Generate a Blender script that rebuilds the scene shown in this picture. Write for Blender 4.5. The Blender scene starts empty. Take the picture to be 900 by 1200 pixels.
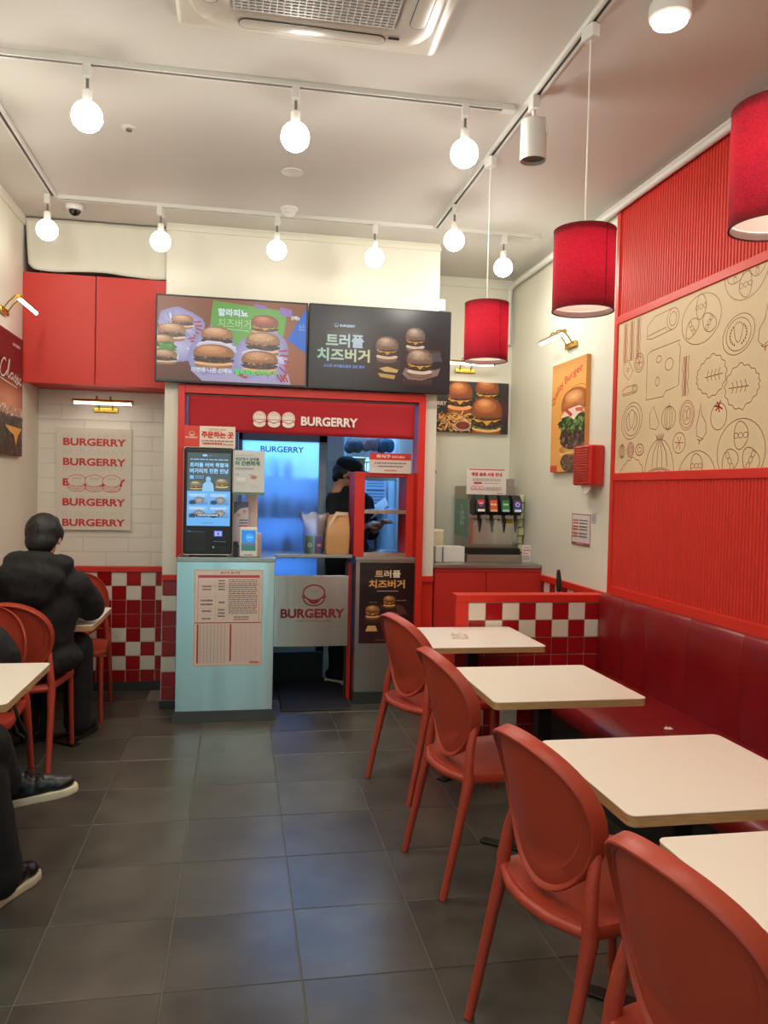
import bpy, bmesh, math, random
from math import sin, cos, pi, radians, sqrt
from mathutils import Vector, Matrix, Euler, geometry
random.seed(7)
SC = bpy.context.scene
COL = SC.collection
# ------------------------------------------------------------------ camera

def cam_axes(yaw=0.1814654, pitch=-0.02686116, roll=0.02210775):
    w = Vector((sin(yaw) * cos(pitch), cos(yaw) * cos(pitch), sin(pitch)))
    r0 = Vector((cos(yaw), -sin(yaw), 0)); u0 = r0.cross(w)
    r = cos(roll) * r0 + sin(roll) * u0; u = -sin(roll) * r0 + cos(roll) * u0
    return r, u, w
r_, u_, w_ = cam_axes()
cd = bpy.data.cameras.new('camera'); cam = bpy.data.objects.new('camera', cd); COL.objects.link(cam)
cam.matrix_world = Matrix(((r_.x, u_.x, -w_.x, 0), (r_.y, u_.y, -w_.y, 0), (r_.z, u_.z, -w_.z, 1.45), (0, 0, 0, 1)))
cd.sensor_fit = 'VERTICAL'; cd.sensor_height = 36; cd.lens = 36 * 928.68 / 1200; cd.clip_start = .02
SC.camera = cam
# ------------------------------------------------------------------ view, world, light levels
SC.view_settings.view_transform = 'Standard'; SC.view_settings.look = 'None'
SC.view_settings.exposure = 0.0; SC.view_settings.gamma = 1; SC.view_settings.use_curve_mapping = False
SC.cycles.use_denoising = True
SC.cycles.max_bounces = 8; SC.cycles.diffuse_bounces = 5; SC.cycles.glossy_bounces = 4; SC.cycles.transmission_bounces = 6
SC.cycles.sample_clamp_indirect = 4; SC.cycles.caustics_reflective = False; SC.cycles.caustics_refractive = False
BULB = 180.0; FARBULB = 20.0; SHADE_BULB = 55.0; PIC = 10.0; KITCHEN = 20.0; DAY = 2.4; SCREEN = 0.75
WARM = (1.0, .955, .85)
wd = bpy.data.worlds.new('world'); SC.world = wd; wd.use_nodes = True
wd.node_tree.nodes['Background'].inputs[0].default_value = (.36, .72, .78, 1)
wd.node_tree.nodes['Background'].inputs[1].default_value = DAY
def area(name, loc, size, sy, power, color, rot=(0, 0, 0)):
    l = bpy.data.lights.new(name, 'AREA'); l.shape = 'RECTANGLE'; l.size = size; l.size_y = sy; l.energy = power; l.color = color
    o = bpy.data.objects.new(name, l); COL.objects.link(o); o.location = loc; o.rotation_euler = rot; return o
area('kitchen_panel_light', (.35, 6.45, 2.55), .9, .5, KITCHEN, (.22, .52, 1.0))
area('kitchen_panel_light', (1.0, 6.7, 2.55), .5, .5, KITCHEN * .8, (.25, .55, 1.0))
# ------------------------------------------------------------------ colours and materials
def lin(c):
    return tuple((x / 255 / 12.92) if x / 255 <= .04045 else ((x / 255 + .055) / 1.055) ** 2.4 for x in c[:3])
def mat(name, rgb, rough=.5, metal=0, spec=.5, noise=0, scale=20, bump=0, bscale=60, coat=0, emis=None, es=0, stretch=None, rvar=0, objrand=0, subs=0):
    m = bpy.data.materials.new(name); m.use_nodes = True; nt = m.node_tree; b = nt.nodes['Principled BSDF']
    c = lin(rgb)
    b.inputs['Base Color'].default_value = (*c, 1); b.inputs['Roughness'].default_value = rough; b.inputs['Metallic'].default_value = metal
    b.inputs['Specular IOR Level'].default_value = spec; b.inputs['Coat Weight'].default_value = coat
    if subs: b.inputs['Subsurface Weight'].default_value = subs; b.inputs['Subsurface Radius'].default_value = (.01, .004, .002)
    if emis: b.inputs['Emission Color'].default_value = (*emis, 1); b.inputs['Emission Strength'].default_value = es
    tc = nt.nodes.new('ShaderNodeTexCoord'); src = tc.outputs['Object']
    if stretch:
        mp = nt.nodes.new('ShaderNodeMapping'); mp.inputs['Scale'].default_value = stretch; nt.links.new(src, mp.inputs[0]); src = mp.outputs[0]
    if noise or rvar:
        n = nt.nodes.new('ShaderNodeTexNoise'); n.inputs['Scale'].default_value = scale; n.inputs['Detail'].default_value = 6; nt.links.new(src, n.inputs['Vector'])
        if objrand:
            oi = nt.nodes.new('ShaderNodeObjectInfo'); ad = nt.nodes.new('ShaderNodeVectorMath'); ad.operation = 'MULTIPLY_ADD'
            cmb = nt.nodes.new('ShaderNodeCombineXYZ'); 
            for k in range(3): nt.links.new(oi.outputs['Random'], cmb.inputs[k])
            ad.inputs[1].default_value = (37, 53, 11); nt.links.new(cmb.outputs[0], ad.inputs[0]); nt.links.new(src, ad.inputs[2]); nt.links.new(ad.outputs[0], n.inputs['Vector'])
    if noise:
        mr = nt.nodes.new('ShaderNodeMapRange'); mr.inputs[1].default_value = .3; mr.inputs[2].default_value = .7
        mr.inputs[3].default_value = 1 - noise; mr.inputs[4].default_value = 1 + noise; nt.links.new(n.outputs['Fac'], mr.inputs[0])
        val = mr.outputs[0]
        if objrand:
            m2 = nt.nodes.new('ShaderNodeMapRange'); m2.inputs[3].default_value = 1 - objrand; m2.inputs[4].default_value = 1 + objrand
            nt.links.new(oi.outputs['Random'], m2.inputs[0]); mu = nt.nodes.new('ShaderNodeMath'); mu.operation = 'MULTIPLY'
            nt.links.new(val, mu.inputs[0]); nt.links.new(m2.outputs[0], mu.inputs[1]); val = mu.outputs[0]
        sc = nt.nodes.new('ShaderNodeVectorMath'); sc.operation = 'SCALE'; sc.inputs[0].default_value = c
        nt.links.new(val, sc.inputs['Scale']); nt.links.new(sc.outputs[0], b.inputs['Base Color'])
    if rvar:
        m3 = nt.nodes.new('ShaderNodeMapRange'); m3.inputs[1].default_value = .3; m3.inputs[2].default_value = .7
        m3.inputs[3].default_value = max(0, rough - rvar); m3.inputs[4].default_value = rough + rvar
        nt.links.new(n.outputs['Fac'], m3.inputs[0]); nt.links.new(m3.outputs[0], b.inputs['Roughness'])
    if bump:
        n2 = nt.nodes.new('ShaderNodeTexNoise'); n2.inputs['Scale'].default_value = bscale; n2.inputs['Detail'].default_value = 4; nt.links.new(src, n2.inputs['Vector'])
        bp = nt.nodes.new('ShaderNodeBump'); bp.inputs['Strength'].default_value = bump; bp.inputs['Distance'].default_value = .004
        nt.links.new(n2.outputs['Fac'], bp.inputs['Height']); nt.links.new(bp.outputs[0], b.inputs['Normal'])
    return m
def printmat(name, rough=.5, emit=0, coat=0, grain=.06):
    m = bpy.data.materials.new(name); m.use_nodes = True; nt = m.node_tree; b = nt.nodes['Principled BSDF']
    a = nt.nodes.new('ShaderNodeVertexColor'); a.layer_name = 'Col'
    tc = nt.nodes.new('ShaderNodeTexCoord'); n = nt.nodes.new('ShaderNodeTexNoise'); n.inputs['Scale'].default_value = 140; n.inputs['Detail'].default_value = 3
    nt.links.new(tc.outputs['Object'], n.inputs['Vector'])
    mr = nt.nodes.new('ShaderNodeMapRange'); mr.inputs[1].default_value = .3; mr.inputs[2].default_value = .7; mr.inputs[3].default_value = 1 - grain; mr.inputs[4].default_value = 1 + grain
    nt.links.new(n.outputs['Fac'], mr.inputs[0])
    s = nt.nodes.new('ShaderNodeVectorMath'); s.operation = 'SCALE'; nt.links.new(a.outputs[0], s.inputs[0]); nt.links.new(mr.outputs[0], s.inputs['Scale'])
    b.inputs['Roughness'].default_value = rough; b.inputs['Coat Weight'].default_value = coat
    if emit:
        b.inputs['Base Color'].default_value = (.01, .01, .01, 1); nt.links.new(s.outputs[0], b.inputs['Emission Color']); b.inputs['Emission Strength'].default_value = emit
    else:
        nt.links.new(s.outputs[0], b.inputs['Base Color'])
    return m
M = {}
M['plaster'] = mat('wall_plaster', (222, 219, 204), .6, noise=.02, scale=3, bump=.05, bscale=40)
M['ceil'] = mat('ceiling_paint', (206, 203, 196), .7, noise=.02, scale=2)
M['white'] = mat('white_plastic', (228, 226, 220), .4)
M['trackwhite'] = mat('white_metal', (215, 214, 208), .45)
M['groove'] = mat('track_groove', (58, 56, 54), .5)
M['grey'] = mat('grey_metal', (120, 118, 114), .4, metal=.6)
M['dark'] = mat('dark_plastic', (24, 24, 26), .4)
M['black'] = mat('black_metal', (16, 16, 17), .45, spec=.4)
M['base'] = mat('dark_skirting', (44, 46, 46), .5)
M['redpaint'] = mat('red_paint', (206, 40, 24), .45, noise=.03, scale=4, bump=.04, bscale=30)
M['redcab'] = mat('red_cabinet_laminate', (196, 42, 30), .5, noise=.02, scale=3)
M['redrib'] = mat('red_ribbed_paint', (206, 42, 26), .55)
M['chair'] = mat('chair_plastic', (172, 63, 43), .42, noise=.02, scale=8, bump=.06, bscale=500)
M['redtile'] = mat('red_glazed_tile', (152, 20, 24), .18, spec=.5, noise=.05, scale=3, objrand=.08)
M['whitetile'] = mat('white_glazed_tile', (222, 214, 198), .2, noise=.02, scale=3, objrand=.03)
M['wallbrick'] = mat('white_wall_tile', (226, 218, 205), .3, noise=.02, scale=3, objrand=.02)
M['grout'] = mat('tile_grout', (226, 214, 202), .8)
M['floortile'] = mat('floor_stoneware', (76, 74, 66), .30, noise=.34, scale=4.5, bump=.04, bscale=30, objrand=.06)
M['floorgrout'] = mat('floor_grout', (120, 114, 104), .8)
M['tabletop'] = mat('cream_laminate', (240, 233, 218), .3, noise=.01, scale=5)
M['ply'] = mat('plywood_edge', (184, 150, 102), .55, noise=.2, scale=14, stretch=(1, 1, 22))
M['leather'] = mat('red_leatherette', (124, 14, 18), .34, noise=.06, scale=4, bump=.35, bscale=9, rvar=.05)
M['steel'] = mat('brushed_steel', (192, 193, 188), .24, metal=1, noise=.16, scale=5, stretch=(1, 1, .06), bump=.6, bscale=5)
M['steeld'] = mat('worn_steel', (172, 168, 160), .35, metal=.9, noise=.06, scale=8)
M['brass'] = mat('brass', (196, 158, 70), .25, metal=1)
M['lamp'] = mat('led_tube_glow', (255, 250, 240), .4, emis=(1, .93, .80), es=PIC)
M['bulb'] = mat('bulb_glow', (255, 250, 240), .4, emis=WARM, es=BULB)
M['farbulb'] = mat('bulb_glow_soft', (255, 250, 240), .4, emis=WARM, es=FARBULB)
M['bulbtop'] = mat('bulb_diffuser_top', (255, 250, 240), .4, emis=WARM, es=5.0)
M['shadebulb'] = mat('pendant_bulb_glow', (255, 250, 240), .4, emis=WARM, es=SHADE_BULB)
M['mural'] = mat('mural_cream', (214, 190, 152), .6, noise=.02, scale=4)
M['blackcloth'] = mat('black_cotton', (9, 9, 10), .85, noise=.15, scale=30, bump=.25, bscale=60)
M['blackpuffer'] = mat('black_nylon', (7, 7, 8), .75, noise=.1, scale=8, bump=.5, bscale=14)
M['hair'] = mat('black_hair', (15, 12, 12), .5, bump=.9, bscale=90, stretch=(1, 1, .15))
M['skin'] = mat('skin', (205, 150, 122), .5, subs=.1)
M['shoe'] = mat('black_leather', (20, 20, 22), .35, bump=.2, bscale=80)
M['sole'] = mat('cream_rubber', (214, 204, 176), .6)
M['lace'] = mat('black_lace', (10, 10, 10), .8)
M['paper'] = mat('white_paper', (226, 216, 204), .6)
M['kraft'] = mat('kraft_paper', (190, 142, 92), .75, noise=.08, scale=12, bump=.5, bscale=14)
M['mat'] = mat('rubber_mat', (26, 27, 30), .7, bump=.6, bscale=160)
M['kwall'] = mat('kitchen_wall', (205, 215, 225), .4, noise=.02, scale=3)
M['kdark'] = mat('kitchen_dark', (30, 32, 38), .5)
M['fridge'] = mat('fridge_steel', (130, 140, 150), .35, metal=.6)
M['teal'] = mat('teal_plastic', (40, 120, 110), .4)
M['green'] = mat('green_tin', (30, 110, 60), .3, metal=.4)
M['blue'] = mat('blue_tin', (50, 70, 170), .3, metal=.4)
M['yellow'] = mat('yellow_label', (225, 180, 30), .5)
M['cyan'] = mat('turquoise_bottle', (40, 190, 170), .4)
M['pink'] = mat('beige_plastic', (205, 180, 170), .5)
M['print'] = printmat('printed_ink', .45)
M['gloss'] = printmat('laminated_print', .3, coat=.3)
M['screen'] = printmat('screen_picture', .3, emit=SCREEN)
M['kscreen'] = printmat('kiosk_screen_picture', .15, emit=SCREEN * 1.25)
def aniso(m, a, r):
    b = m.node_tree.nodes['Principled BSDF']; b.inputs['Anisotropic'].default_value = a; b.inputs['Anisotropic Rotation'].default_value = r
aniso(M['steel'], .9, .25)
def shade_mat():
    m = bpy.data.materials.new('red_fabric_shade'); m.use_nodes = True; nt = m.node_tree; b = nt.nodes['Principled BSDF']; out = nt.nodes['Material Output']
    tc = nt.nodes.new('ShaderNodeTexCoord'); mp = nt.nodes.new('ShaderNodeMapping'); mp.inputs['Scale'].default_value = (150, 150, 420); nt.links.new(tc.outputs['Object'], mp.inputs[0])
    n = nt.nodes.new('ShaderNodeTexNoise'); n.inputs['Scale'].default_value = 1.2; n.inputs['Detail'].default_value = 5; nt.links.new(mp.outputs[0], n.inputs[0])
    cr = nt.nodes.new('ShaderNodeValToRGB'); cr.color_ramp.elements[0].position = .3; cr.color_ramp.elements[1].position = .7
    cr.color_ramp.elements[0].color = (*lin((112, 10, 26)), 1); cr.color_ramp.elements[1].color = (*lin((160, 20, 40)), 1)
    nt.links.new(n.outputs['Fac'], cr.inputs[0]); nt.links.new(cr.outputs[0], b.inputs['Base Color']); b.inputs['Roughness'].default_value = .9
    t = nt.nodes.new('ShaderNodeBsdfTranslucent'); nt.links.new(cr.outputs[0], t.inputs[0]); mx = nt.nodes.new('ShaderNodeMixShader'); mx.inputs[0].default_value = .38
    nt.links.new(b.outputs[0], mx.inputs[1]); nt.links.new(t.outputs[0], mx.inputs[2]); nt.links.new(mx.outputs[0], out.inputs[0]); return m
M['shade'] = shade_mat()
M['shadein'] = mat('shade_lining', (235, 225, 215), .8)
def glass_mat(name, tint, alpha, rough=.05):
    m = bpy.data.materials.new(name); m.use_nodes = True; nt = m.node_tree; out = nt.nodes['Material Output']; nt.nodes.remove(nt.nodes['Principled BSDF'])
    t = nt.nodes.new('ShaderNodeBsdfTransparent'); t.inputs[0].default_value = (*tint, 1); g = nt.nodes.new('ShaderNodeBsdfGlossy'); g.inputs['Roughness'].default_value = rough
    mx = nt.nodes.new('ShaderNodeMixShader'); mx.inputs[0].default_value = alpha
    nt.links.new(t.outputs[0], mx.inputs[1]); nt.links.new(g.outputs[0], mx.inputs[2]); nt.links.new(mx.outputs[0], out.inputs[0]); return m
M['glass'] = glass_mat('window_glass', (.95, 1, 1), .07)
M['bagfilm'] = glass_mat('plastic_film', (.85, .88, .92), .25, .3)
def frost():
    m = bpy.data.materials.new('frosted_glass'); m.use_nodes = True; b = m.node_tree.nodes['Principled BSDF']
    b.inputs['Base Color'].default_value = (.62, .82, 1, 1); b.inputs['Transmission Weight'].default_value = .9; b.inputs['Roughness'].default_value = .75; b.inputs['IOR'].default_value = 1.45
    return m
M['frost'] = frost()
# ------------------------------------------------------------------ mesh builder
def off(parent):
    v = Vector((0, 0, 0))
    while parent: v += parent.location; parent = parent.parent
    return v
class MB:
    def __init__(s): s.v = []; s.f = []; s.m = []; s.cm = 0
    def add(s, vs, fs):
        b = len(s.v); s.v += [Vector(p) for p in vs]; s.f += [tuple(i + b for i in f) for f in fs]; s.m += [s.cm] * len(fs); return s
    def box(s, x0, y0, z0, x1, y1, z1):
        return s.add([(x0, y0, z0), (x1, y0, z0), (x1, y1, z0), (x0, y1, z0), (x0, y0, z1), (x1, y0, z1), (x1, y1, z1), (x0, y1, z1)],
                     [(3, 2, 1, 0), (4, 5, 6, 7), (0, 1, 5, 4), (1, 2, 6, 5), (2, 3, 7, 6), (3, 0, 4, 7)])
    def rings(s, rs, cap=True, closed=False):
        n = len(rs[0]); vs = [p for r in rs for p in r]; fs = []
        K = len(rs)
        for k in range(K if closed else K - 1):
            a = k * n; b = ((k + 1) % K) * n
            for i in range(n): fs.append((a + i, a + (i + 1) % n, b + (i + 1) % n, b + i))
        if cap and not closed: fs += [tuple(range(n))[::-1], tuple((K - 1) * n + i for i in range(n))]
        return s.add(vs, fs)
    def tube(s, pts, r, n=10, cap=True):
        pts = [Vector(p) for p in pts]; K = len(pts); rs = []; rad = r if isinstance(r, (list, tuple)) else [r] * K
        up = None
        for k in range(K):
            d = (pts[min(k + 1, K - 1)] - pts[max(k - 1, 0)]).normalized()
            if up is None:
                up = Vector((0, 0, 1)) if abs(d.z) < .9 else Vector((1, 0, 0))
            a = d.cross(up).normalized(); bb = a.cross(d).normalized(); up = bb
            rs.append([pts[k] + rad[k] * (cos(2 * pi * i / n) * a + sin(2 * pi * i / n) * bb) for i in range(n)])
        return s.rings(rs, cap)
    def lathe(s, prof, c=(0, 0, 0), n=24, cap=True, axis='z'):
        rs = []
        for (r, h) in prof:
            ring = []
            for i in range(n):
                a = 2 * pi * i / n; p = (r * cos(a), r * sin(a), h)
                if axis == 'y': p = (r * cos(a), h, -r * sin(a))
                if axis == 'x': p = (h, r * cos(a), r * sin(a))
                ring.append(Vector(c) + Vector(p))
            rs.append(ring)
        return s.rings(rs, cap)
    def ball(s, c, rx, ry=None, rz=None, n=16, k=10, rot=None):
        ry = rx if ry is None else ry; rz = rx if rz is None else rz
        rs = []
        for j in range(k + 1):
            t = pi * (j + .02) / (k + .04); ring = []
            for i in range(n):
                p = Vector((rx * sin(t) * cos(2 * pi * i / n), ry * sin(t) * sin(2 * pi * i / n), -rz * cos(t)))
                if rot: p = rot @ p
                ring.append(Vector(c) + p)
            rs.append(ring)
        return s.rings(rs)
    def cap(s, p0, r0, p1, r1, n=14):
        p0 = Vector(p0); p1 = Vector(p1)
        s.tube([p0, p1], [r0, r1], n); s.ball(p0, r0, n=n, k=8); s.ball(p1, r1, n=n, k=8); return s
    def build(s, name, m, parent=None, smooth=False, bevel=0, mods=None, loc=(0, 0, 0), kind=None, seg=2, weld=False):
        me = bpy.data.meshes.new(name); o0 = off(parent) + Vector(loc)
        me.from_pydata([tuple(p - o0) for p in s.v], [], s.f)
        ms = m if isinstance(m, (list, tuple)) else [m]
        for x in ms: me.materials.append(x)
        for i, p in enumerate(me.polygons): p.material_index = s.m[i]; p.use_smooth = smooth
        bm = bmesh.new(); bm.from_mesh(me)
        if weld: bmesh.ops.remove_doubles(bm, verts=bm.verts, dist=.0001)
        bmesh.ops.recalc_face_normals(bm, faces=bm.faces)
        if smooth:
            for e in bm.edges:
                if len(e.link_faces) == 2 and e.calc_face_angle(0) > .75: e.smooth = False
        bm.to_mesh(me); bm.free()
        o = bpy.data.objects.new(name, me); COL.objects.link(o); o.location = loc
        if parent: o.parent = parent
        if bevel:
            b = o.modifiers.new('b', 'BEVEL'); b.width = bevel; b.segments = seg; b.limit_method = 'ANGLE'; b.angle_limit = .6
        for f in (mods or []): f(o)
        if kind: o['kind'] = kind
        return o
def B(*a): return MB().box(*a)
def thing(name, label, cat, loc=(0, 0, 0), rz=0, group=None):
    o = bpy.data.objects.new(name, None); COL.objects.link(o); o.location = loc; o.rotation_euler = (0, 0, rz); o.empty_display_size = .05
    o['label'] = label; o['category'] = cat
    if group: o['group'] = group
    return o
def tag(o, label, cat, group=None):
    o['label'] = label; o['category'] = cat
    if group: o['group'] = group
    return o
def struct(o): o['kind'] = 'structure'; return o
def dup(root, label, loc, rz=0, group=None):
    def cp(o, par):
        c = o.copy(); COL.objects.link(c); c.parent = par
        for ch in o.children: cp(ch, c)
        return c
    r = cp(root, None); r.location = loc; r.rotation_euler = (0, 0, rz); r['label'] = label
    if group: r['group'] = group
    return r
# ------------------------------------------------------------------ flat print (posters, screens, lettering)
TCACHE = {}
def text_tris(txt, bold):
    if any(ord(ch) > 0x3000 for ch in txt): bold = min(bold, .012)
    key = (txt, bold)
    if key in TCACHE: return TCACHE[key]
    c = bpy.data.curves.new('t', 'FONT'); c.body = txt; c.offset = bold; c.resolution_u = 4
    o = bpy.data.objects.new('t', c); COL.objects.link(o)
    dg = bpy.context.evaluated_depsgraph_get(); me = bpy.data.meshes.new_from_object(o.evaluated_get(dg))
    me.calc_loop_triangles()
    vs = [(v.co.x, v.co.y) for v in me.vertices]; ts = [tuple(t.vertices) for t in me.loop_triangles]
    xs = [p[0] for p in vs]; ys = [p[1] for p in vs]; x0, x1, y0, y1 = min(xs), max(xs), min(ys), max(ys)
    vs = [((x - x0) / (x1 - x0), (y - y0) / (y1 - y0)) for x, y in vs]
    bpy.data.objects.remove(o); bpy.data.meshes.remove(me); bpy.data.curves.remove(c)
    TCACHE[key] = (vs, ts, (x1 - x0) / (y1 - y0)); return TCACHE[key]
class Canvas:
    """flat coloured shapes, u to the right, v up, on a panel w x h"""
    def __init__(s, w, h, step=.00025): s.w = w; s.h = h; s.t = []; s.z = 0; s.step = step
    hold = False
    def lay(s):
        if not s.hold: s.z += s.step
    def tri(s, a, b, c, ca, cb, cc):
        poly = [(a[0], a[1], *ca), (b[0], b[1], *cb), (c[0], c[1], *cc)]
        if min(a[0], b[0], c[0]) < 0 or max(a[0], b[0], c[0]) > s.w or min(a[1], b[1], c[1]) < 0 or max(a[1], b[1], c[1]) > s.h:
            for ax, lim, sg in ((0, 0, 1), (0, s.w, -1), (1, 0, 1), (1, s.h, -1)):
                out = []
                for i in range(len(poly)):
                    p = poly[i]; q = poly[(i + 1) % len(poly)]; dp = (p[ax] - lim) * sg; dq = (q[ax] - lim) * sg
                    if dp >= 0: out.append(p)
                    if (dp > 0) != (dq > 0) and dp != dq:
                        t = dp / (dp - dq); out.append(tuple(p[k] + t * (q[k] - p[k]) for k in range(5)))
                poly = out
                if len(poly) < 3: return
        s.t.append((poly, s.z))
    def poly(s, pts, c):
        s.lay(); c = lin(c)
        for t in geometry.tessellate_polygon([[Vector((p[0], p[1], 0)) for p in pts]]): s.tri(*[pts[i] for i in t], c, c, c)
    def rect(s, u0, v0, u1, v1, c, c2=None):
        s.lay(); a = lin(c); b = lin(c2) if c2 else a
        s.tri((u0, v0), (u1, v0), (u1, v1), a, a, b); s.tri((u0, v0), (u1, v1), (u0, v1), a, b, b)
    def fan(s, pts, cc, ce, ci):
        s.lay(); a = lin(ci); b = lin(ce); n = len(pts)
        for i in range(n): s.tri(cc, pts[i], pts[(i + 1) % n], a, b, b)
    def ell(s, cx, cy, rx, ry, ce, ci=None, rot=0, n=28, wob=0, seed=0, hl=(0, 0)):
        rd = random.Random(seed); ph = [rd.random() * 6.28 for _ in range(3)]; pts = []
        for i in range(n):
            a = 2 * pi * i / n; k = 1 + wob * (sin(5 * a + ph[0]) + .7 * sin(9 * a + ph[1]) + .5 * sin(14 * a + ph[2])) / 2
            x = rx * k * cos(a); y = ry * k * sin(a); pts.append((cx + x * cos(rot) - y * sin(rot), cy + x * sin(rot) + y * cos(rot)))
        s.fan(pts, (cx + hl[0] * rx, cy + hl[1] * ry), ce, ci or ce)
    def stroke(s, pts, w, c, closed=False):
        s.lay(); c = lin(c); n = len(pts); m = n if closed else n - 1; w = w / 2
        nor = []
        for i in range(n):
            a = pts[(i - 1) % n] if (closed or i > 0) else pts[i]; b = pts[(i + 1) % n] if (closed or i < n - 1) else pts[i]
            dx, dy = b[0] - a[0], b[1] - a[1]; L = sqrt(dx * dx + dy * dy) or 1; nor.append((-dy / L * w, dx / L * w))
        for i in range(m):
            j = (i + 1) % n; p, q = pts[i], pts[j]; a, b = nor[i], nor[j]
            p0 = (p[0] + a[0], p[1] + a[1]); p1 = (p[0] - a[0], p[1] - a[1]); q0 = (q[0] + b[0], q[1] + b[1]); q1 = (q[0] - b[0], q[1] - b[1])
            s.tri(p0, p1, q1, c, c, c); s.tri(p0, q1, q0, c, c, c)
    def oval(s, cx, cy, rx, ry, w, c, a0=0, a1=2 * pi, rot=0, wob=0, k=6, n=32):
        pts = []; full = abs(a1 - a0 - 2 * pi) < .01
        for i in range(n + (0 if full else 1)):
            a = a0 + (a1 - a0) * i / n; f = 1 + wob * sin(k * a); x = rx * f * cos(a); y = ry * f * sin(a)
            pts.append((cx + x * cos(rot) - y * sin(rot), cy + x * sin(rot) + y * cos(rot)))
        s.stroke(pts, w, c, full)
    def text(s, txt, u0, v0, u1, v1, c, bold=.02, fn=None, c2=None, shear=0):
        """fitted to the box; u1=None keeps the letters' own proportions"""
        vs, ts, asp = text_tris(txt, bold); s.lay(); a = lin(c); b = lin(c2) if c2 else a
        if u1 is None: u1 = u0 + asp * (v1 - v0)
        P = []; C = []
        for x, y in vs:
            p = (u0 + x * (u1 - u0) + shear * y * (v1 - v0), v0 + y * (v1 - v0)); P.append(fn(*p) if fn else p); C.append(tuple(a[k] + (b[k] - a[k]) * x for k in range(3)))
        offs = [(0, 0)]
        if bold > .012 and any(ord(ch) > 0x3000 for ch in txt):
            q = (v1 - v0) * min(bold, .06) * .9; offs += [(q * .8, q * .8), (-q * .8, q * .8), (q * .8, -q * .8), (-q * .8, -q * .8)]
        for ox, oy in offs:
            s.lay()
            for t in ts: s.tri(*[(P[i][0] + ox, P[i][1] + oy) for i in t], C[t[0]], C[t[1]], C[t[2]])
    def textc(s, txt, cx, v0, v1, c, bold=.02, wmax=None, **k):
        asp = text_tris(txt, bold)[2]; w = asp * (v1 - v0)
        if wmax and w > wmax: w = wmax
        s.text(txt, cx - w / 2, v0, cx + w / 2, v1, c, bold, **k)
    def lines(s, u0, u1, v0, v1, n, c, fill=.45, seed=1, h=None):
        """rows of small unreadable print as in the photograph"""
        rd = random.Random(seed); st = (v1 - v0) / n; s.lay(); s.hold = True
        for i in range(n):
            u = u0; y = v1 - (i + .7) * st
            while u < u1 * .985:
                L = (u1 - u0) * rd.uniform(.05, .16); e = min(u + L, u1)
                s.rect(u, y, e, y + st * fill, c); u = e + (u1 - u0) * .02
        s.hold = False
    def speck(s, cx, cy, rx, ry, n, cols, sz, seed=1):
        rd = random.Random(seed)
        for i in range(n):
            s.hold = False; a = rd.uniform(0, 6.28); k = sqrt(rd.random()); c = rd.choice(cols); q = sz * rd.uniform(.5, 1.3)
            s.ell(cx + rx * k * cos(a), cy + ry * k * sin(a), q, q * rd.uniform(.3, .7), tuple(int(x * .75) for x in c), c, rot=rd.uniform(-.6, .6), n=7)
        s.hold = False
    def burger(s, cx, cy, w, lettuce=False, bun=(186, 112, 58), hi=(232, 170, 104), seeds=14, cheese=True, patty=(62, 34, 26), h=.86, seed=3, bacon=True):
        r = w / 2; H = w * h; dk = tuple(int(x * .74) for x in bun)
        s.ell(cx, cy - H * .36, r * .93, H * .15, dk, bun, n=26, hl=(-.2, .3)); s.ell(cx, cy - H * .27, r * .95, H * .09, tuple(min(255, int(x * 1.1)) for x in hi), hi, n=24, wob=.02, seed=seed)
        if lettuce: s.ell(cx, cy - H * .19, r * 1.05, H * .11, (40, 70, 28), (92, 128, 50), wob=.10, seed=seed, n=60); s.speck(cx, cy - H * .20, r * 1.0, H * .08, 26, [(70, 110, 44), (120, 150, 76), (44, 76, 30)], w * .05, seed)
        s.ell(cx, cy - H * .13, r * .99, H * .13, tuple(int(x * .6) for x in patty), tuple(min(255, int(x * 1.5)) for x in patty), wob=.05, seed=seed + 1, n=50, hl=(-.2, .2))
        s.speck(cx, cy - H * .13, r * .92, H * .10, 40, [patty, (96, 58, 42), (44, 26, 22), (130, 84, 60)], w * .045, seed + 9)
        if cheese: s.poly([(cx - r * .93, cy - H * .045), (cx + r * .95, cy - H * .035), (cx + r * .55, cy - H * .12), (cx + r * .34, cy - H * .09), (cx + r * .02, cy - H * .21), (cx - r * .25, cy - H * .10), (cx - r * .6, cy - H * .13)], (226, 164, 50)); s.stroke([(cx - r * .9, cy - H * .04), (cx, cy - H * .035), (cx + r * .92, cy - H * .03)], H * .03, (248, 206, 110))
        s.ell(cx, cy + H * .0, r * .97, H * .085, (58, 30, 26), (120, 64, 44), wob=.07, seed=seed + 2, n=50)
        if bacon: s.speck(cx, cy + H * .0, r * .93, H * .065, 34, [(150, 74, 50), (86, 44, 34), (196, 120, 86), (60, 32, 26), (214, 160, 110)], w * .05, seed + 4)
        if lettuce: s.ell(cx, cy + H * .04, r * 1.02, H * .06, (50, 84, 34), (110, 150, 60), wob=.12, seed=seed + 5, n=50); s.speck(cx, cy + H * .03, r, H * .05, 24, [(80, 120, 50), (130, 160, 84), (50, 84, 34)], w * .045, seed + 7)
        N = 28; top = [(cx + r * cos(pi * i / N), cy + H * .06 + H * .43 * sin(pi * i / N) ** .72 if 0 < i < N else cy + H * .06) for i in range(N + 1)] + [(cx - r * .95, cy + H * .015), (cx - r * .5, cy - H * .01), (cx + r * .5, cy - H * .01), (cx + r * .95, cy + H * .015)]
        s.fan(top, (cx - r * .12, cy + H * .22), dk, bun)
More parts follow.
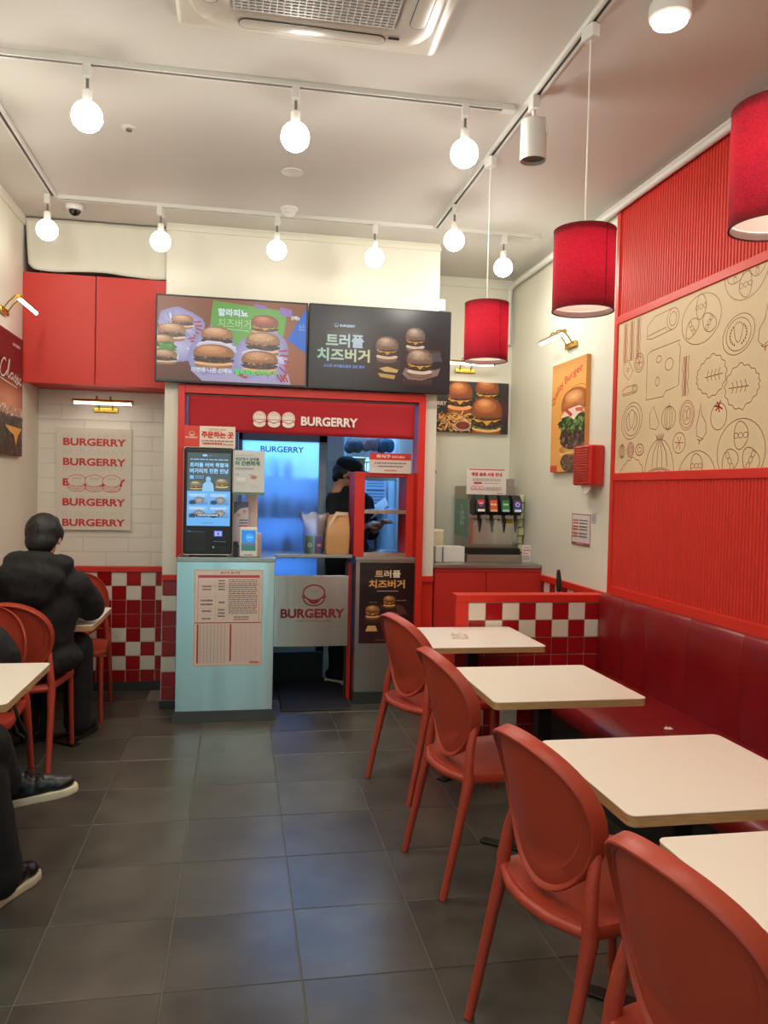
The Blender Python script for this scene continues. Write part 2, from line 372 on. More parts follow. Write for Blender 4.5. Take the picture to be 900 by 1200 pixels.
        s.ell(cx - r * .1, cy + H * .27, r * .72, H * .17, bun, tuple((p + q) // 2 for p, q in zip(bun, hi)), n=26); s.ell(cx - r * .16, cy + H * .33, r * .46, H * .10, tuple((p + q) // 2 for p, q in zip(bun, hi)), hi, n=22)
        rd = random.Random(seed); s.lay(); s.hold = True
        for _ in range(seeds):
            a = rd.uniform(.15, pi - .15); k = rd.uniform(.15, .92); s.ell(cx + r * k * cos(a), cy + H * .12 + H * .33 * k * sin(a), w * .014, w * .009, (244, 222, 176), n=6, rot=rd.random() * 3)
        s.hold = False
    def logo(s, cx, cy, w, c, lw=None, bg=None):
        """outlined burger emblem: domed bun with dots, wavy filling, lower bun"""
        lw = lw or w * .045; r = w / 2
        top = [(cx + r * .88 * cos(a), cy + r * .32 + r * .62 * sin(a)) for a in [2 * pi * i / 40 for i in range(40)]]
        if bg: s.poly(top, bg)
        s.stroke(top, lw, c, True)
        low = [(cx + r * .86 * cos(a), cy - r * .12 + r * .62 * sin(a)) for a in [pi + pi * i / 20 for i in range(21)]]
        s.stroke(low, lw, c)
        s.stroke([(cx - r * .9, cy + r * .12), (cx - r, cy - r * .03), (cx - r * .6, cy - r * .12), (cx - r * .3, cy - r * .33), (cx, cy - r * .45), (cx + r * .3, cy - r * .33), (cx + r * .6, cy - r * .12), (cx + r, cy - r * .03), (cx + r * .9, cy + r * .12)], lw, c)
        s.poly([(cx - r * .62, cy - r * .16), (cx - r * .1, cy - r * .36), (cx, cy - r * .48), (cx + r * .1, cy - r * .36), (cx + r * .62, cy - r * .16), (cx + r * .3, cy - r * .55), (cx, cy - r * .62), (cx - r * .3, cy - r * .55)], c)
        for k, (a, b) in enumerate(((-.3, .45), (0, .55), (.3, .45), (-.15, .3), (.15, .3), (0, .38))): s.ell(cx + a * r, cy + b * r + r * .08, w * .014, w * .02, c, n=6)
    def build(s, name, m, parent, o, eu, ev, gap=.0004):
        """o: world position of the lower-left corner; eu, ev: unit vectors"""
        eu = Vector(eu); ev = Vector(ev); nr = eu.cross(ev).normalized(); o = Vector(o) - off(parent)
        V = []; F = []; Cc = []; kz = min(1.0, .004 / max(s.z, 1e-9))
        for poly, z in s.t:
            b = len(V)
            for p in poly: V.append(tuple(o + eu * p[0] + ev * p[1] + nr * (gap + z * kz))); Cc.append(p[2:5])
            F.append(tuple(range(b, b + len(poly))))
        me = bpy.data.meshes.new(name); me.from_pydata(V, [], F); me.materials.append(m)
        ca = me.color_attributes.new('Col', 'FLOAT_COLOR', 'POINT')
        ca.data.foreach_set('color', [x for c in Cc for x in (*c, 1.0)])
        ob = bpy.data.objects.new(name, me); COL.objects.link(ob); ob.parent = parent; return ob
X_ = (1, 0, 0); Z_ = (0, 0, 1)
# ================================================================== ROOM
XL, XR, ZC, YP, YA, YD, YF = -1.367, 2.115, 3.135, 5.29, 5.81, 6.05, -1.6
# floor with single tiles
fl = struct(B(XL, YF, -.08, XR, YD, -.004).build('floor', M['floorgrout']))
gx = [.207 + .4 * k for k in range(-5, 7)]; gy = [2.302 + .4 * k for k in range(-10, 11)]
fcache = {}
for i in range(len(gx)):
    for j in range(len(gy)):
        x0, x1, y0, y1 = max(gx[i], XL), min(gx[i] + .4, XR), max(gy[j], YF), min(gy[j] + .4, YD)
        if x1 - x0 < .02 or y1 - y0 < .02: continue
        if y0 > 5.2 and (-.48 < x0 + .2 < 1.3) and y0 > 5.4: continue
        key = (round(x1 - x0, 3), round(y1 - y0, 3)); g = .0018; a, b = key
        if key not in fcache:
            e = .0015
            m_ = MB().rings([[(g, g, -.006), (a - g, g, -.006), (a - g, b - g, -.006), (g, b - g, -.006)], [(g, g, -e), (a - g, g, -e), (a - g, b - g, -e), (g, b - g, -e)],
                             [(g + e, g + e, 0), (a - g - e, g + e, 0), (a - g - e, b - g - e, 0), (g + e, b - g - e, 0)]])
            o = m_.build('tile', M['floortile'], fl); fcache[key] = o.data
        else:
            o = bpy.data.objects.new('tile', fcache[key]); COL.objects.link(o); o.parent = fl
        o.location = (x0, y0, 0)
kf = struct(B(-.48, 5.44, -.05, 1.30, 7.6, .0005).build('floor_kitchen', M['kdark']))
struct(B(XL - .1, YF, ZC, XR + .1, YD + .1, ZC + .1).build('ceiling', M['ceil']))
wl = struct(B(XL - .1, YF, -.05, XL, YA + .1, ZC).build('wall_left', M['plaster']))
wr = struct(B(XR, YF, -.05, XR + .1, YD + .1, ZC).build('wall_right', M['plaster']))
# back of the seating alcove, with running bond white tiles
wb = struct(B(XL, YA, -.05, -.48, YA + .1, ZC).build('wall_alcove', M['plaster']))
wcache = {}
def wall_piece(name, parent, x0, z0, x1, z1, y, m, t=.006, g=.0019, face='y'):
    """one glazed tile standing on a wall; front towards -y (or -x)"""
    a = x1 - x0; b = z1 - z0; key = (round(a, 3), round(b, 3), m.name, face, t)
    if key not in wcache:
        e = min(.0012, t / 3)
        R = [[(g, 0, g), (a - g, 0, g), (a - g, 0, b - g), (g, 0, b - g)], [(g, -t + e, g), (a - g, -t + e, g), (a - g, -t + e, b - g), (g, -t + e, b - g)],
             [(g + e, -t, g + e), (a - g - e, -t, g + e), (a - g - e, -t, b - g - e), (g + e, -t, b - g - e)]]
        if face == 'x': R = [[(p[1], p[0], p[2]) for p in r] for r in R]
        o = MB().rings(R).build(name, m, None); wcache[key] = o.data
    else:
        o = bpy.data.objects.new(name, wcache[key]); COL.objects.link(o)
    o.parent = parent
    return o
def red_at(row, col):
    if row in (2, 3, 7): return True
    return (col + (1 if row in (1, 5) else 0)) % 2 == 1
def tile_grid(parent, x0, x1, xa, y, z0, z1, par, face='y', pitch=.0993, rows=8):
    """xa: x of one joint; par: parity of the column that starts there"""
    k0 = math.floor((x0 - xa) / pitch)
    k = k0
    while xa + k * pitch < x1 - .004:
        a = max(x0, xa + k * pitch); b = min(x1, xa + (k + 1) * pitch)
        if b - a > .008:
            for r in range(rows):
                zz1 = z1 - r * pitch; zz0 = max(z0, zz1 - pitch)
                if zz1 - zz0 < .01: continue
                t = wall_piece('tile', parent, a, zz0, b, zz1, y, M['redtile'] if red_at(r, k + par) else M['whitetile'], face=face)
                t.location = (a, y, zz0) if face == 'y' else (y, a, zz0)
        k += 1
# alcove: grout bed, tiles, rail, base
def slab(name, parent, m, *b, bevel=0): return B(*b).build(name, m, parent, bevel=bevel)
slab('grout_bed', wb, M['grout'], XL, YA - .004, .05, -.48, YA, .84)
tile_grid(wb, XL, -.48, -.967, YA - .004, .058, .838, 1)
slab('dado_rail', wb, M['redpaint'], XL, YA - .022, .838, -.48, YA, .876, bevel=.003)
slab('grout_bed', wb, M['grout'], XL, YA - .003, .876, -.48, YA, 2.1)
for r in range(12):
    z0 = .878 + r * .1017; xo = -.606 - (.152 if r % 2 else 0) - .304 * 3
    for k in range(5):
        a = max(XL, xo + k * .304); b = min(-.48, xo + (k + 1) * .304)
        if b - a > .01:
            t = wall_piece('tile', wb, a, z0, b, z0 + .1017, 0, M['wallbrick'], t=.005, g=.0009); t.location = (a, YA - .003, z0)
struct(B(XL, YA - .016, 0, -.48, YA, .058).build('baseboard_alcove', M['base'], bevel=.002))
# pillar wall around the service opening (opening x -.35..1.19, up to z 2.06)
wp = struct(B(-.48, YP, -.02, -.37, YA + .1, ZC).build('wall_pillar', M['plaster']))
wp2 = struct(B(1.215, YP, -.02, 1.322, YD + .05, ZC).build('wall_pillar', M['plaster']))
wp3 = struct(B(-.37, YP, 2.09, 1.215, YP + .14, ZC).build('wall_header', M['plaster']))
slab('crown_strip', wp, M['plaster'], -.484, YP - .012, 3.085, 1.326, YP, 3.115, bevel=.003)
slab('grout_bed', wp, M['grout'], -.48, YP - .004, .05, -.39, YP, .84)
tile_grid(wp, -.478, -.385, -.478, YP - .004, .058, .838, 1)
slab('dado_rail', wp, M['redpaint'], -.484, YP - .022, .838, -.385, YP, .876, bevel=.003)
slab('red_panel', wp, M['redpaint'], 1.235, YP - .006, .06, 1.322, YP, .83, bevel=.002)
slab('dado_rail', wp, M['redpaint'], 1.235, YP - .022, .83, 1.322, YP, .872, bevel=.003)
struct(MB().box(-.486, YP - .02, 0, -.385, YP, .055).box(1.23, YP - .02, 0, 1.322, YP, .055).build('baseboard_pillar', M['base'], bevel=.002))
# drinks niche back wall
wdk = struct(B(1.322, YD, -.05, XR, YD + .1, ZC).build('wall_niche', M['plaster']))
slab('crown_strip', wdk, M['plaster'], 1.322, YD - .012, 3.06, XR, YD, 3.10, bevel=.003)
# front of the shop behind the camera: glazed front
wf = struct(MB().box(XL, YF - .1, -.05, -1.15, YF, ZC).box(.50, YF - .1, -.05, XR, YF, ZC).box(-1.15, YF - .1, 2.5, .50, YF, ZC).build('wall_street', M['plaster']))
wn = struct(MB().box(-1.15, YF - .07, 0, -1.10, YF - .02, 2.5).box(.45, YF - .07, 0, .50, YF - .02, 2.5).box(-1.10, YF - .07, 2.45, .45, YF - .02, 2.5).box(-1.10, YF - .07, 0, .45, YF - .02, .06).box(-.34, YF - .07, .06, -.30, YF - .02, 2.45).build('door_1', M['black']))
slab('pane', wn, M['glass'], -1.10, YF - .05, .06, -.34, YF - .044, 2.45); slab('pane', wn, M['glass'], -.30, YF - .05, .06, .45, YF - .044, 2.45)
# left wall: wainscot behind the seats
slab('dado_rail', wl, M['redpaint'], XL, 2.2, .838, XL + .02, YA, .876)
mb = MB()
for k in range(36):
    for r in range(8):
        mb.cm = 0 if red_at(r, k) else 1; y = 2.2 + k * .1; z = .04 + (7 - r) * .1; mb.box(XL, y + .001, z + .001, XL + .006, y + .099, z + .099)
mb.build('wainscot_tiles', [M['redtile'], M['whitetile']], wl, kind='stuff')
slab('cornice', wl, M['plaster'], XL, YF, 3.075, XL + .012, 5.39, ZC)
# ---- right wall panelling
XP = 2.088
PY0, PY1 = YF, 4.225
panel = B(XP + .012, PY0, .88, XR, PY1, 3.10).build('wall_panelling', M['redpaint'], wr)
def ribs(z0, z1, name):
    m_ = MB(); p = .0235; n = int((PY1 - .035 - PY0) / p); x = XP + .012
    for i in range(n):
        y = PY1 - .035 - i * p
        a = [(x, y), (x - .009, y - p * .16), (x - .009, y - p * .62), (x, y - p * .8)]
        b = len(m_.v); m_.add([(q[0], q[1], z) for q in a for z in (z0, z1)], [(0, 1, 3, 2), (2, 3, 5, 4), (4, 5, 7, 6)])
    return m_.build(name, M['redrib'], wr, kind='stuff')
ribs(.94, 1.535, 'ribbed_slats'); ribs(2.455, 3.08, 'ribbed_slats')
for (y0, z0, y1, z1) in ((PY1 - .038, .88, PY1, 3.10), (PY0, .88, PY1 - .038, .94), (PY0, 1.535, PY1 - .038, 1.578), (PY0, 2.415, PY1 - .038, 2.458), (PY0, 3.075, PY1 - .038, 3.10)):
    B(XP - .006, y0, z0, XP + .02, y1, z1).build('panel_rail', M['redpaint'], wr, bevel=.003)
mural = B(XP + .004, PY0, 1.578, XP + .014, PY1 - .038, 2.415).build('mural_board', M['mural'], wr)
INK = (150, 96, 66)
def art_mural():
    # u = distance from the far end (towards the camera), v = height; seen from -x the far end is on the left
    L = PY1 - .038 - .4; H = .837; c = Canvas(L, H); w = .0042
    def Q(y, z): return (PY1 - .038 - y, z - 1.578)
    c.lay(); c.hold = True
    def tomato(u, v, rx, ry, k=3):
        c.oval(u, v, rx, ry, w, INK); 
        for i in range(k):
            a = pi / 2 + 2 * pi * i / k; cx, cy = u + rx * .5 * cos(a), v + ry * .5 * sin(a)
            c.oval(cx, cy, rx * .36, ry * .34, w, INK, rot=a, wob=.06, k=3)
            for j in (-1, 0, 1): c.oval(cx + rx * .2 * j * sin(a), cy - ry * .2 * j * cos(a), rx * .07, ry * .11, w * .8, INK, rot=a, n=12)
    def pepper(u, v, rx, ry):
        c.oval(u, v, rx, ry, w, INK, wob=.05, k=2, rot=pi / 2 if False else 0); c.oval(u, v, rx * .78, ry * .82, w, INK); c.oval(u, v + ry * .15, rx * .26, ry * .5, w, INK, wob=.1, k=3)
        for sgn in (-1, 1):
            for i in range(8): a = -1.1 + i * .28; c.ell(u + sgn * rx * .52 * cos(a), v + ry * .55 * sin(a), .0045, .006, (112, 34, 30), n=6)
    def bacon(u, v, ww, h, n):
        for i in range(n):
            x = u + i * ww
            for d in (0, .3, .55): c.stroke([(x + d * ww + .004 * sin(k * 1.1), v + h * k / 14) for k in range(15)], w, (170, 92, 74))
            c.rect(x + .1 * ww, v, x + .38 * ww, v + h, (196, 142, 112))
    def cheese(u, v, a, b):
        c.stroke([(u, v), (u + a * .55, v), (u + a * .62, v + b * .1), (u + a * .8, v + b * .12), (u + a, v + .04), (u + a * 1.02, v + b * .9), (u + a * .96, v + b * .96), (u + a, v + b * 1.03), (u + .05, v + b), (u, v + b * .95), (u, v + b * .4)], w, INK, True)
        c.oval(u + a * .38, v + b * .78, a * .08, b * .07, w, INK); c.oval(u + a * .7, v + b * .62, a * .12, b * .12, w, INK); c.oval(u + a * .35, v + b * .33, a * .06, b * .09, w, INK)
    def leaf(u, v, a, b, fl=1):
        pts = []
        for i in range(60):
            t = 2 * pi * i / 60; f = 1 + .05 * sin(15 * t) + (.12 if cos(t) < 0 else -.15 * (1 - abs(sin(t)))); pts.append((u + fl * a * f * -cos(t), v + b * f * sin(t) * (1 - .25 * max(0, cos(t)))))
        c.stroke(pts, w, INK, True); c.stroke([(u + fl * a * .9, v), (u - fl * a * .3, v - .004)], w, INK)
        for k in range(4):
            x = u + fl * a * (.6 - k * .25)
            for sg in (-1, 1): c.stroke([(x, v), (x - fl * a * .12 + fl * a * .22, v + sg * b * .3)], w * .9, INK)
    def onion(u, v, a, b):
        for f in (1, .55, .2): c.oval(u, v, a * f, b, w, INK)
        c.stroke([(u, v + b), (u + .004, v + b * 1.25)], w, INK); c.stroke([(u, v - b), (u, v - b * 1.2)], w, INK)
    def ringo(u, v, a):
        for f in (1, .85, .62): c.oval(u, v, a * f, a * 1.1 * f, w, (178, 118, 96))
        c.oval(u - a * .2, v, a * .22, a * .4, w, (178, 118, 96)); c.oval(u + a * .22, v + .1 * a, a * .2, a * .4, w, (178, 118, 96))
    def chili(u, v, h, s=1):
        c.stroke([(u, v + h * .5), (u + s * .01, v + h * .2), (u + s * .045, v), (u + s * .05, v - h * .25), (u + s * .02, v - h * .38), (u - s * .025, v - h * .3), (u - s * .03, v - h * .05), (u - s * .012, v + h * .2)], w, INK, True)
        c.stroke([(u - .02 * s, v - h * .38), (u + .01 * s, v - h * .42), (u + .03 * s, v - h * .37)], w, (150, 60, 50)); c.stroke([(u, v - h * .4), (u - .006, v - h * .5)], w * 1.5, (150, 60, 50))
    def roll(u, v, a, b):
        c.oval(u + a, v + b * .2, a * .22, b * .62, w, INK); c.oval(u + a, v + b * .2, a * .13, b * .4, w, INK)
        c.stroke([(u + a, v + b * .82), (u + a * .3, v + b * .75), (u, v + b * .3), (u, v - b * .45), (u + a * .2, v - b * .55), (u + a * .98, v - b * .42)], w, INK)
        c.stroke([(u + a * .03, v - b * .3), (u + a * .75, v - b * .15), (u + a * .78, v - b * .4)], w, INK)
    def half_onion(u, v, a):
        c.oval(u, v, a, a * 1.35, w, INK, 0, pi)
        for f in (.95, .8, .6, .4): c.oval(u, v, a * f, a * .35 * f, w, INK)
        for k in (-.5, -.15, .2, .55): c.stroke([(u + a * k, v + a * .35), (u + a * k * .8, v + a * .9), (u + a * k * .15, v + a * 1.33)], w * (1.5 if k > .4 else 1), INK)
        for k in range(-3, 4): c.stroke([(u + k * .008, v + a * 1.34), (u + k * .013, v + a * 1.34 + .02 + .01 * (k % 2))], w, (150, 60, 50))
    def cherry(u, v, a):
        c.oval(u, v, a, a, w, INK)
        for k in range(6): t = 1.2 + k * .9; c.stroke([(u, v + a * .75), (u + a * .55 * cos(t), v + a * .75 + a * .45 * sin(t))], .008, (168, 44, 38))
    # layout measured on the wall: metres from the far end, height over the rail
    bacon(.065, .61, .072, .215, 3); roll(.32, .735, .25, .085); tomato(.812, .70, .16, .115); pepper(1.10, .575, .11, .085); tomato(1.14, .84, .15, .125, 4)
    c.stroke([(.07, .60), (.12, .62), (.18, .55), (.13, .508), (.075, .55)], w, INK, True); c.oval(.12, .565, .012, .01, w, INK); c.oval(.245, .585, .05, .05, w, INK); c.oval(.245, .585, .036, .037, w, (178, 100, 84))
    for k in range(6): c.stroke([(.245, .585), (.245 + .032 * cos(k), .585 + .034 * sin(k))], w, (178, 100, 84))
    roll(.065, .445, .14, .035); cheese(.33, .377, .31, .25); bacon(.675, .357, .085, .19, 1); leaf(.895, .425, .115, .086, 1); leaf(1.15, .35, .118, .088, -1)
    pepper(.18, .28, .113, .098); c.stroke([(.37, .30), (.41, .335), (.47, .24), (.44, .215), (.38, .225)], w, INK, True); onion(.557, .265, .064, .058); ringo(.72, .263, .064); chili(.835, .215, .19); cherry(.977, .235, .06)
    onion(.08, .12, .034, .036); ringo(.178, .123, .038); c.oval(.276, .12, .042, .03, w * 1.6, (170, 92, 74)); c.oval(.276, .12, .02, .014, w, (170, 92, 74)); c.oval(.66, .135, .055, .05, w, INK)
    for k in range(6): c.stroke([(.66, .135), (.66 + .04 * cos(k), .135 + .036 * sin(k))], w, (178, 100, 84))
    leaf(.18, -.02, .13, .09, 1); half_onion(.48, -.03, .143); tomato(.815, -.05, .157, .14, 4); tomato(1.14, .07, .165, .142)
    chili(1.285, .57, .19, -1); half_onion(1.52, .2, .12); bacon(1.37, .35, .075, .2, 1); cheese(1.5, .5, .28, .25); tomato(2.05, .28, .17, .15); leaf(1.9, .75, .12, .08); pepper(1.55, .07, .11, .1); pepper(2.4, .65, .11, .1); leaf(2.4, .3, .12, .12); onion(1.85, .12, .064, .06); tomato(2.75, .4, .17, .15); roll(2.0, .55, .25, .09); roll(2.9, .7, .25, .09); cheese(3.0, .15, .28, .25)
    c.build('mural_drawing', M['print'], wr, (XP + .004, PY1 - .038, 1.578), (0, -1, 0), Z_)
art_mural()
# white part of the right wall, low rail and tiles behind the half wall
slab('dado_rail', wr, M['redpaint'], XR - .022, 4.225, .842, XR, 5.285, .886, bevel=.003)
slab('grout_bed', wr, M['grout'], XR - .004, 4.30, .04, XR, 5.285, .842)
tile_grid(wr, 4.31, 5.285, 4.33, XR - .004, .05, .842, 0, face='x')
# half wall with tiles
hw = struct(B(1.215, 4.272, 0, XR, 4.345, .855).build('wall_half', M['redpaint'], bevel=.003))
slab('cap_rail', hw, M['redpaint'], 1.203, 4.255, .835, XR, 4.36, .879, bevel=.004)
slab('end_trim', hw, M['redpaint'], 1.203, 4.258, 0, 1.274, 4.30, .835, bevel=.003)
slab('grout_bed', hw, M['grout'], 1.274, 4.266, .04, 2.06, 4.272, .835)
tile_grid(hw, 1.276, 2.06, 1.276, 4.266, .045, .833, 0)
struct(B(1.2, 4.252, 0, 2.06, 4.266, .042).build('baseboard_half_wall', M['base']))
# conduit
pts = [(2.065, YF, 3.045), (2.065, 5.7, 3.065), (2.07, 5.92, 3.07), (2.07, 5.99, 3.05), (2.07, 6.01, 2.98), (2.07, 6.012, 2.62)]
tag(MB().tube(pts, .021, 12).build('conduit_pipe', M['trackwhite'], smooth=True), 'white round conduit pipe running under the ceiling along the red wall', 'pipe')

# ================================================================== CEILING FITTINGS
def track(label, p0, p1, endcap=True):
    t = thing('lighting_track', label, 'light track', ((p0[0] + p1[0]) / 2, (p0[1] + p1[1]) / 2, ZC), group=None)
    d = (Vector(p1) - Vector(p0)).normalized(); s = Vector((-d.y, d.x, 0)); m_ = MB(); g = MB()
    def bar(mm, a0, a1, z0, z1):
        vs = []
        for p in (p0, p1):
            for a, z in ((a0, z0), (a1, z0), (a1, z1), (a0, z1)): vs.append(Vector((p[0], p[1], 0)) + s * a + Vector((0, 0, z)))
        mm.add(vs, [(0, 1, 2, 3), (7, 6, 5, 4), (0, 4, 5, 1), (1, 5, 6, 2), (2, 6, 7, 3), (3, 7, 4, 0)])
    bar(m_, -.018, -.008, ZC - .022, ZC); bar(m_, .008, .018, ZC - .022, ZC); bar(m_, -.008, .008, ZC - .006, ZC)
    m_.build('rail', M['trackwhite'], t); bar(g, -.0079, .0079, ZC - .016, ZC - .006); g.build('conductor', M['groove'], t)
    if endcap: 
        e = MB(); q = Vector(p1); 
        e.box(q.x - .035, q.y - .02, ZC - .027, q.x + .02, q.y + .02, ZC - .001); e.build('end_feed', M['trackwhite'], t, bevel=.003)
    return t
track('white ceiling track across the room nearest the air conditioner', (XL + .01, 3.365), (1.13, 3.345))
track('white ceiling track across the room near the menu screens', (-1.07, 4.955), (1.88, 4.955))
track('long white ceiling track carrying the red pendants and the spotlight', (1.2, YF + .3), (1.2, 4.93), False)
track('white ceiling track running beside the wall with the dark red poster', (-1.09, YF + .3), (-1.09, 4.93), False)
def globe(glow='bulb'):
    t = thing('globe_track_lamp', 'x', 'lamp', (0, 0, ZC))
    MB().box(-.016, -.03, ZC - .075, .016, .03, ZC - .022).build('adapter', M['trackwhite'], t, bevel=.004)
    MB().lathe([(.006, ZC - .125), (.006, ZC - .07)], n=10).build('stem', M['grey'], t, smooth=True)
    MB().lathe([(.017, ZC - .172), (.019, ZC - .165), (.019, ZC - .122), (.015, ZC - .118)], n=18).build('socket', M['white'], t, smooth=True)
    b = MB(); c = ZC - .222; r = .060
    prof = [(.013, c + .060), (.014, c + .056)] + [(r * sin(a), c + r * cos(a)) for a in [.3 + (pi - .32) * i / 12 for i in range(13)]]
    b.lathe(prof, n=24)
    for i, f in enumerate(b.f):
        if len(f) == 4 and sum(b.v[q].z for q in f) / 4 > c - .004: b.m[i] = 1
    b.build('bulb', [M[glow], M['bulbtop']], t, smooth=True)
    return t
GL = [((-.63, 3.365), 'glowing globe lamp on the cross track, near the chrome side wall'), ]
g0 = globe(); g1 = globe('farbulb'); g1.location = (0, 0, -9)
GR = 'globe bulbs on the ceiling tracks'
spots = [((-.620, 3.362), 'globe lamp on the nearer cross track, first from the white side wall'),
         ((.205, 3.354), 'globe lamp in the middle of the nearer cross track, below the air conditioner'),
         ((.932, 3.347), 'globe lamp at the nearer cross track end beside the white spotlight'),
         ((-1.115, 4.90), 'globe lamp in the track corner beside the dome camera'),
         ((-.487, 4.955), 'globe lamp on the farther cross track above the red cupboard edge'),
         ((.203, 4.955), 'globe lamp on the farther cross track beside the smoke detector'),
         ((.812, 4.955), 'globe lamp on the farther cross track above the dark menu screen'),
         ((1.204, 4.50), 'globe lamp on the long pendant track between the two cross tracks'),
         ((1.658, 4.955), 'globe lamp at the far track end above the drinks niche'),
         ((-1.150, 3.86), 'globe lamp barely in view on the track by the side wall'),
         ((-1.09, 2.2), 'unseen globe lamp added on the side track, nearest one'), ((-1.09, .6), 'unseen globe lamp added on the side track over the entrance area'),  # from here on: lamps out of view, added to light the room
         ((1.2, 1.2), 'unseen globe lamp added on the pendant track over the nearest table'), ((1.2, -.4), 'unseen globe lamp added on the pendant track near the street window'),
         ((.1, 1.1), 'unseen globe lamp added over the aisle behind the viewer'), ((.1, -.5), 'unseen globe lamp added over the aisle by the street window')]
track('unseen white ceiling track added across the room behind the viewer', (-1.0, 1.1), (1.1, 1.1)); track('unseen white ceiling track added across the room by the street window', (-1.0, -.5), (1.1, -.5))  # unseen tracks added to carry the extra lamps
for i, ((x, y), lb) in enumerate(spots):
    if i == 0: g0.location = (x, y, ZC); g0['label'] = lb; g0['group'] = GR
    elif 4.8 < y and x < 1.5: dup(g1, lb, (x, y, ZC), random.uniform(-.3, .3), GR)
    else: dup(g0, lb, (x, y, ZC), random.uniform(-.3, .3), GR)
for ch in list(g1.children): bpy.data.objects.remove(ch)
bpy.data.objects.remove(g1)
# pendants
def trans(name, c1, f):
    m = bpy.data.materials.new(name); m.use_nodes = True; nt = m.node_tree; out = nt.nodes['Material Output']; nt.nodes.remove(nt.nodes['Principled BSDF'])
    t = nt.nodes.new('ShaderNodeBsdfTranslucent'); t.inputs[0].default_value = c1; d = nt.nodes.new('ShaderNodeBsdfDiffuse'); d.inputs[0].default_value = c1
    mx = nt.nodes.new('ShaderNodeMixShader'); mx.inputs[0].default_value = f; nt.links.new(t.outputs[0], mx.inputs[1]); nt.links.new(d.outputs[0], mx.inputs[2]); nt.links.new(mx.outputs[0], out.inputs[0]); return m
M['diff2'] = trans('shade_lining_film', (.92, .88, .84, 1), .5)
def pendant():
    t = thing('pendant_lamp', 'x', 'lamp', (0, 0, ZC))
    r = .109; z1 = 2.392; z0 = 2.108
    MB().box(-.018, -.03, ZC - .07, .018, .03, ZC - .022).build('adapter', M['trackwhite'], t, bevel=.004)
    MB().tube([(0, 0, ZC - .06), (0, 0, z1 - .03)], .0028, 8).build('cord', M['white'], t, smooth=True)
    s = MB(); n = 48
    s.rings([[(r * cos(2 * pi * i / n), r * sin(2 * pi * i / n), z) for i in range(n)] for z in (z0, z1)], cap=False)
    sh = s.build('lamp_shade', M['shade'], t, smooth=True)
    MB().lathe([(r - .003, z0 + .001), (r - .003, z1 - .001)], n=n, cap=False).build('lining', M['diff2'], sh, smooth=True)
    m_ = MB()
    for z in (z0, z1):
        m_.rings([[(rr * cos(2 * pi * i / n), rr * sin(2 * pi * i / n), z + dz) for i in range(n)] for rr, dz in ((r + .001, -.0015), (r + .001, .0015), (r - .004, .0015), (r - .004, -.0015))], closed=True)
    m_.build('shade_trim', M['redtrim'], sh, smooth=True)
    MB().box(-.0012, -r - .0018, z0, .0012, -r, z1).build('seam', M['redtrim'], sh)
    MB().lathe([(.0, z1 - .022), (r - .004, z1 - .020), (r - .004, z1 - .018), (0, z1 - .018)], n=32).build('top_diffuser', M['shadein'], t)
    MB().lathe([(.02, z1 - .075), (.02, z1 - .022)], n=16).build('socket', M['white'], t, smooth=True)
    MB().ball((0, 0, z1 - .12), .045).build('bulb', M['shadebulb'], t, smooth=True)
    MB().lathe([(.0, z0 + .022), (r - .005, z0 + .022), (r - .005, z0 + .0225), (0, z0 + .0225)], n=32).build('lower_diffuser', M['diff'], t)
    return t
M['redtrim'] = mat('dark_red_binding', (96, 10, 20), .8)
def diffm():
    m = bpy.data.materials.new('frosted_diffuser'); m.use_nodes = True; nt = m.node_tree; out = nt.nodes['Material Output']; nt.nodes.remove(nt.nodes['Principled BSDF'])
    t = nt.nodes.new('ShaderNodeBsdfTranslucent'); t.inputs[0].default_value = (.95, .9, .85, 1); d = nt.nodes.new('ShaderNodeBsdfDiffuse'); d.inputs[0].default_value = (.9, .85, .8, 1)
    mx = nt.nodes.new('ShaderNodeMixShader'); mx.inputs[0].default_value = .35; nt.links.new(t.outputs[0], mx.inputs[1]); nt.links.new(d.outputs[0], mx.inputs[2]); nt.links.new(mx.outputs[0], out.inputs[0]); return m
M['diff'] = diffm()
p0 = pendant(); PG = 'red drum pendants over the tables'
p0.location = (1.2, 3.824, ZC); p0.rotation_euler = (0, 0, .35); p0['label'] = 'red fabric drum pendant hanging nearest the drinks niche'; p0['group'] = PG
dup(p0, 'red fabric drum pendant between the other two, in front of the picture light', (1.2, 2.685, ZC), .33, PG)
dup(p0, 'red fabric drum pendant nearest the viewer, in front of the line-drawn mural', (1.268, 1.735, ZC), .1, PG)
# spotlight
t = thing('track_spotlight', 'white cylindrical spotlight with dark lens hanging from the long track', 'spotlight', (1.19, 3.21, ZC))
MB().box(1.175, 3.18, ZC - .075, 1.207, 3.24, ZC - .022).build('adapter', M['trackwhite'], t, bevel=.004)
MB().tube([(1.19, 3.21, ZC - .075), (1.195, 3.21, ZC - .115)], .008, 10).build('stem', M['trackwhite'], t, smooth=True)
MB().tube([(1.195, 3.21, ZC - .105), (1.225, 3.17, ZC - .12), (1.235, 3.16, ZC - .19)], .006, 8).build('bracket', M['trackwhite'], t, smooth=True)
MB().lathe([(.04, ZC - .118), (.054, ZC - .122), (.055, ZC - .285), (.051, ZC - .285), (.05, ZC - .27)], c=(1.193, 3.21, 0), n=32, cap=False).lathe([(.0, ZC - .118), (.04, ZC - .118)], c=(1.193, 3.21, 0), n=32, cap=False).build('housing', M['trackwhite'], t, smooth=True)
MB().lathe([(.0, ZC - .266), (.05, ZC - .270)], c=(1.193, 3.21, 0), n=32, cap=False).build('lens', M['grey'], t)
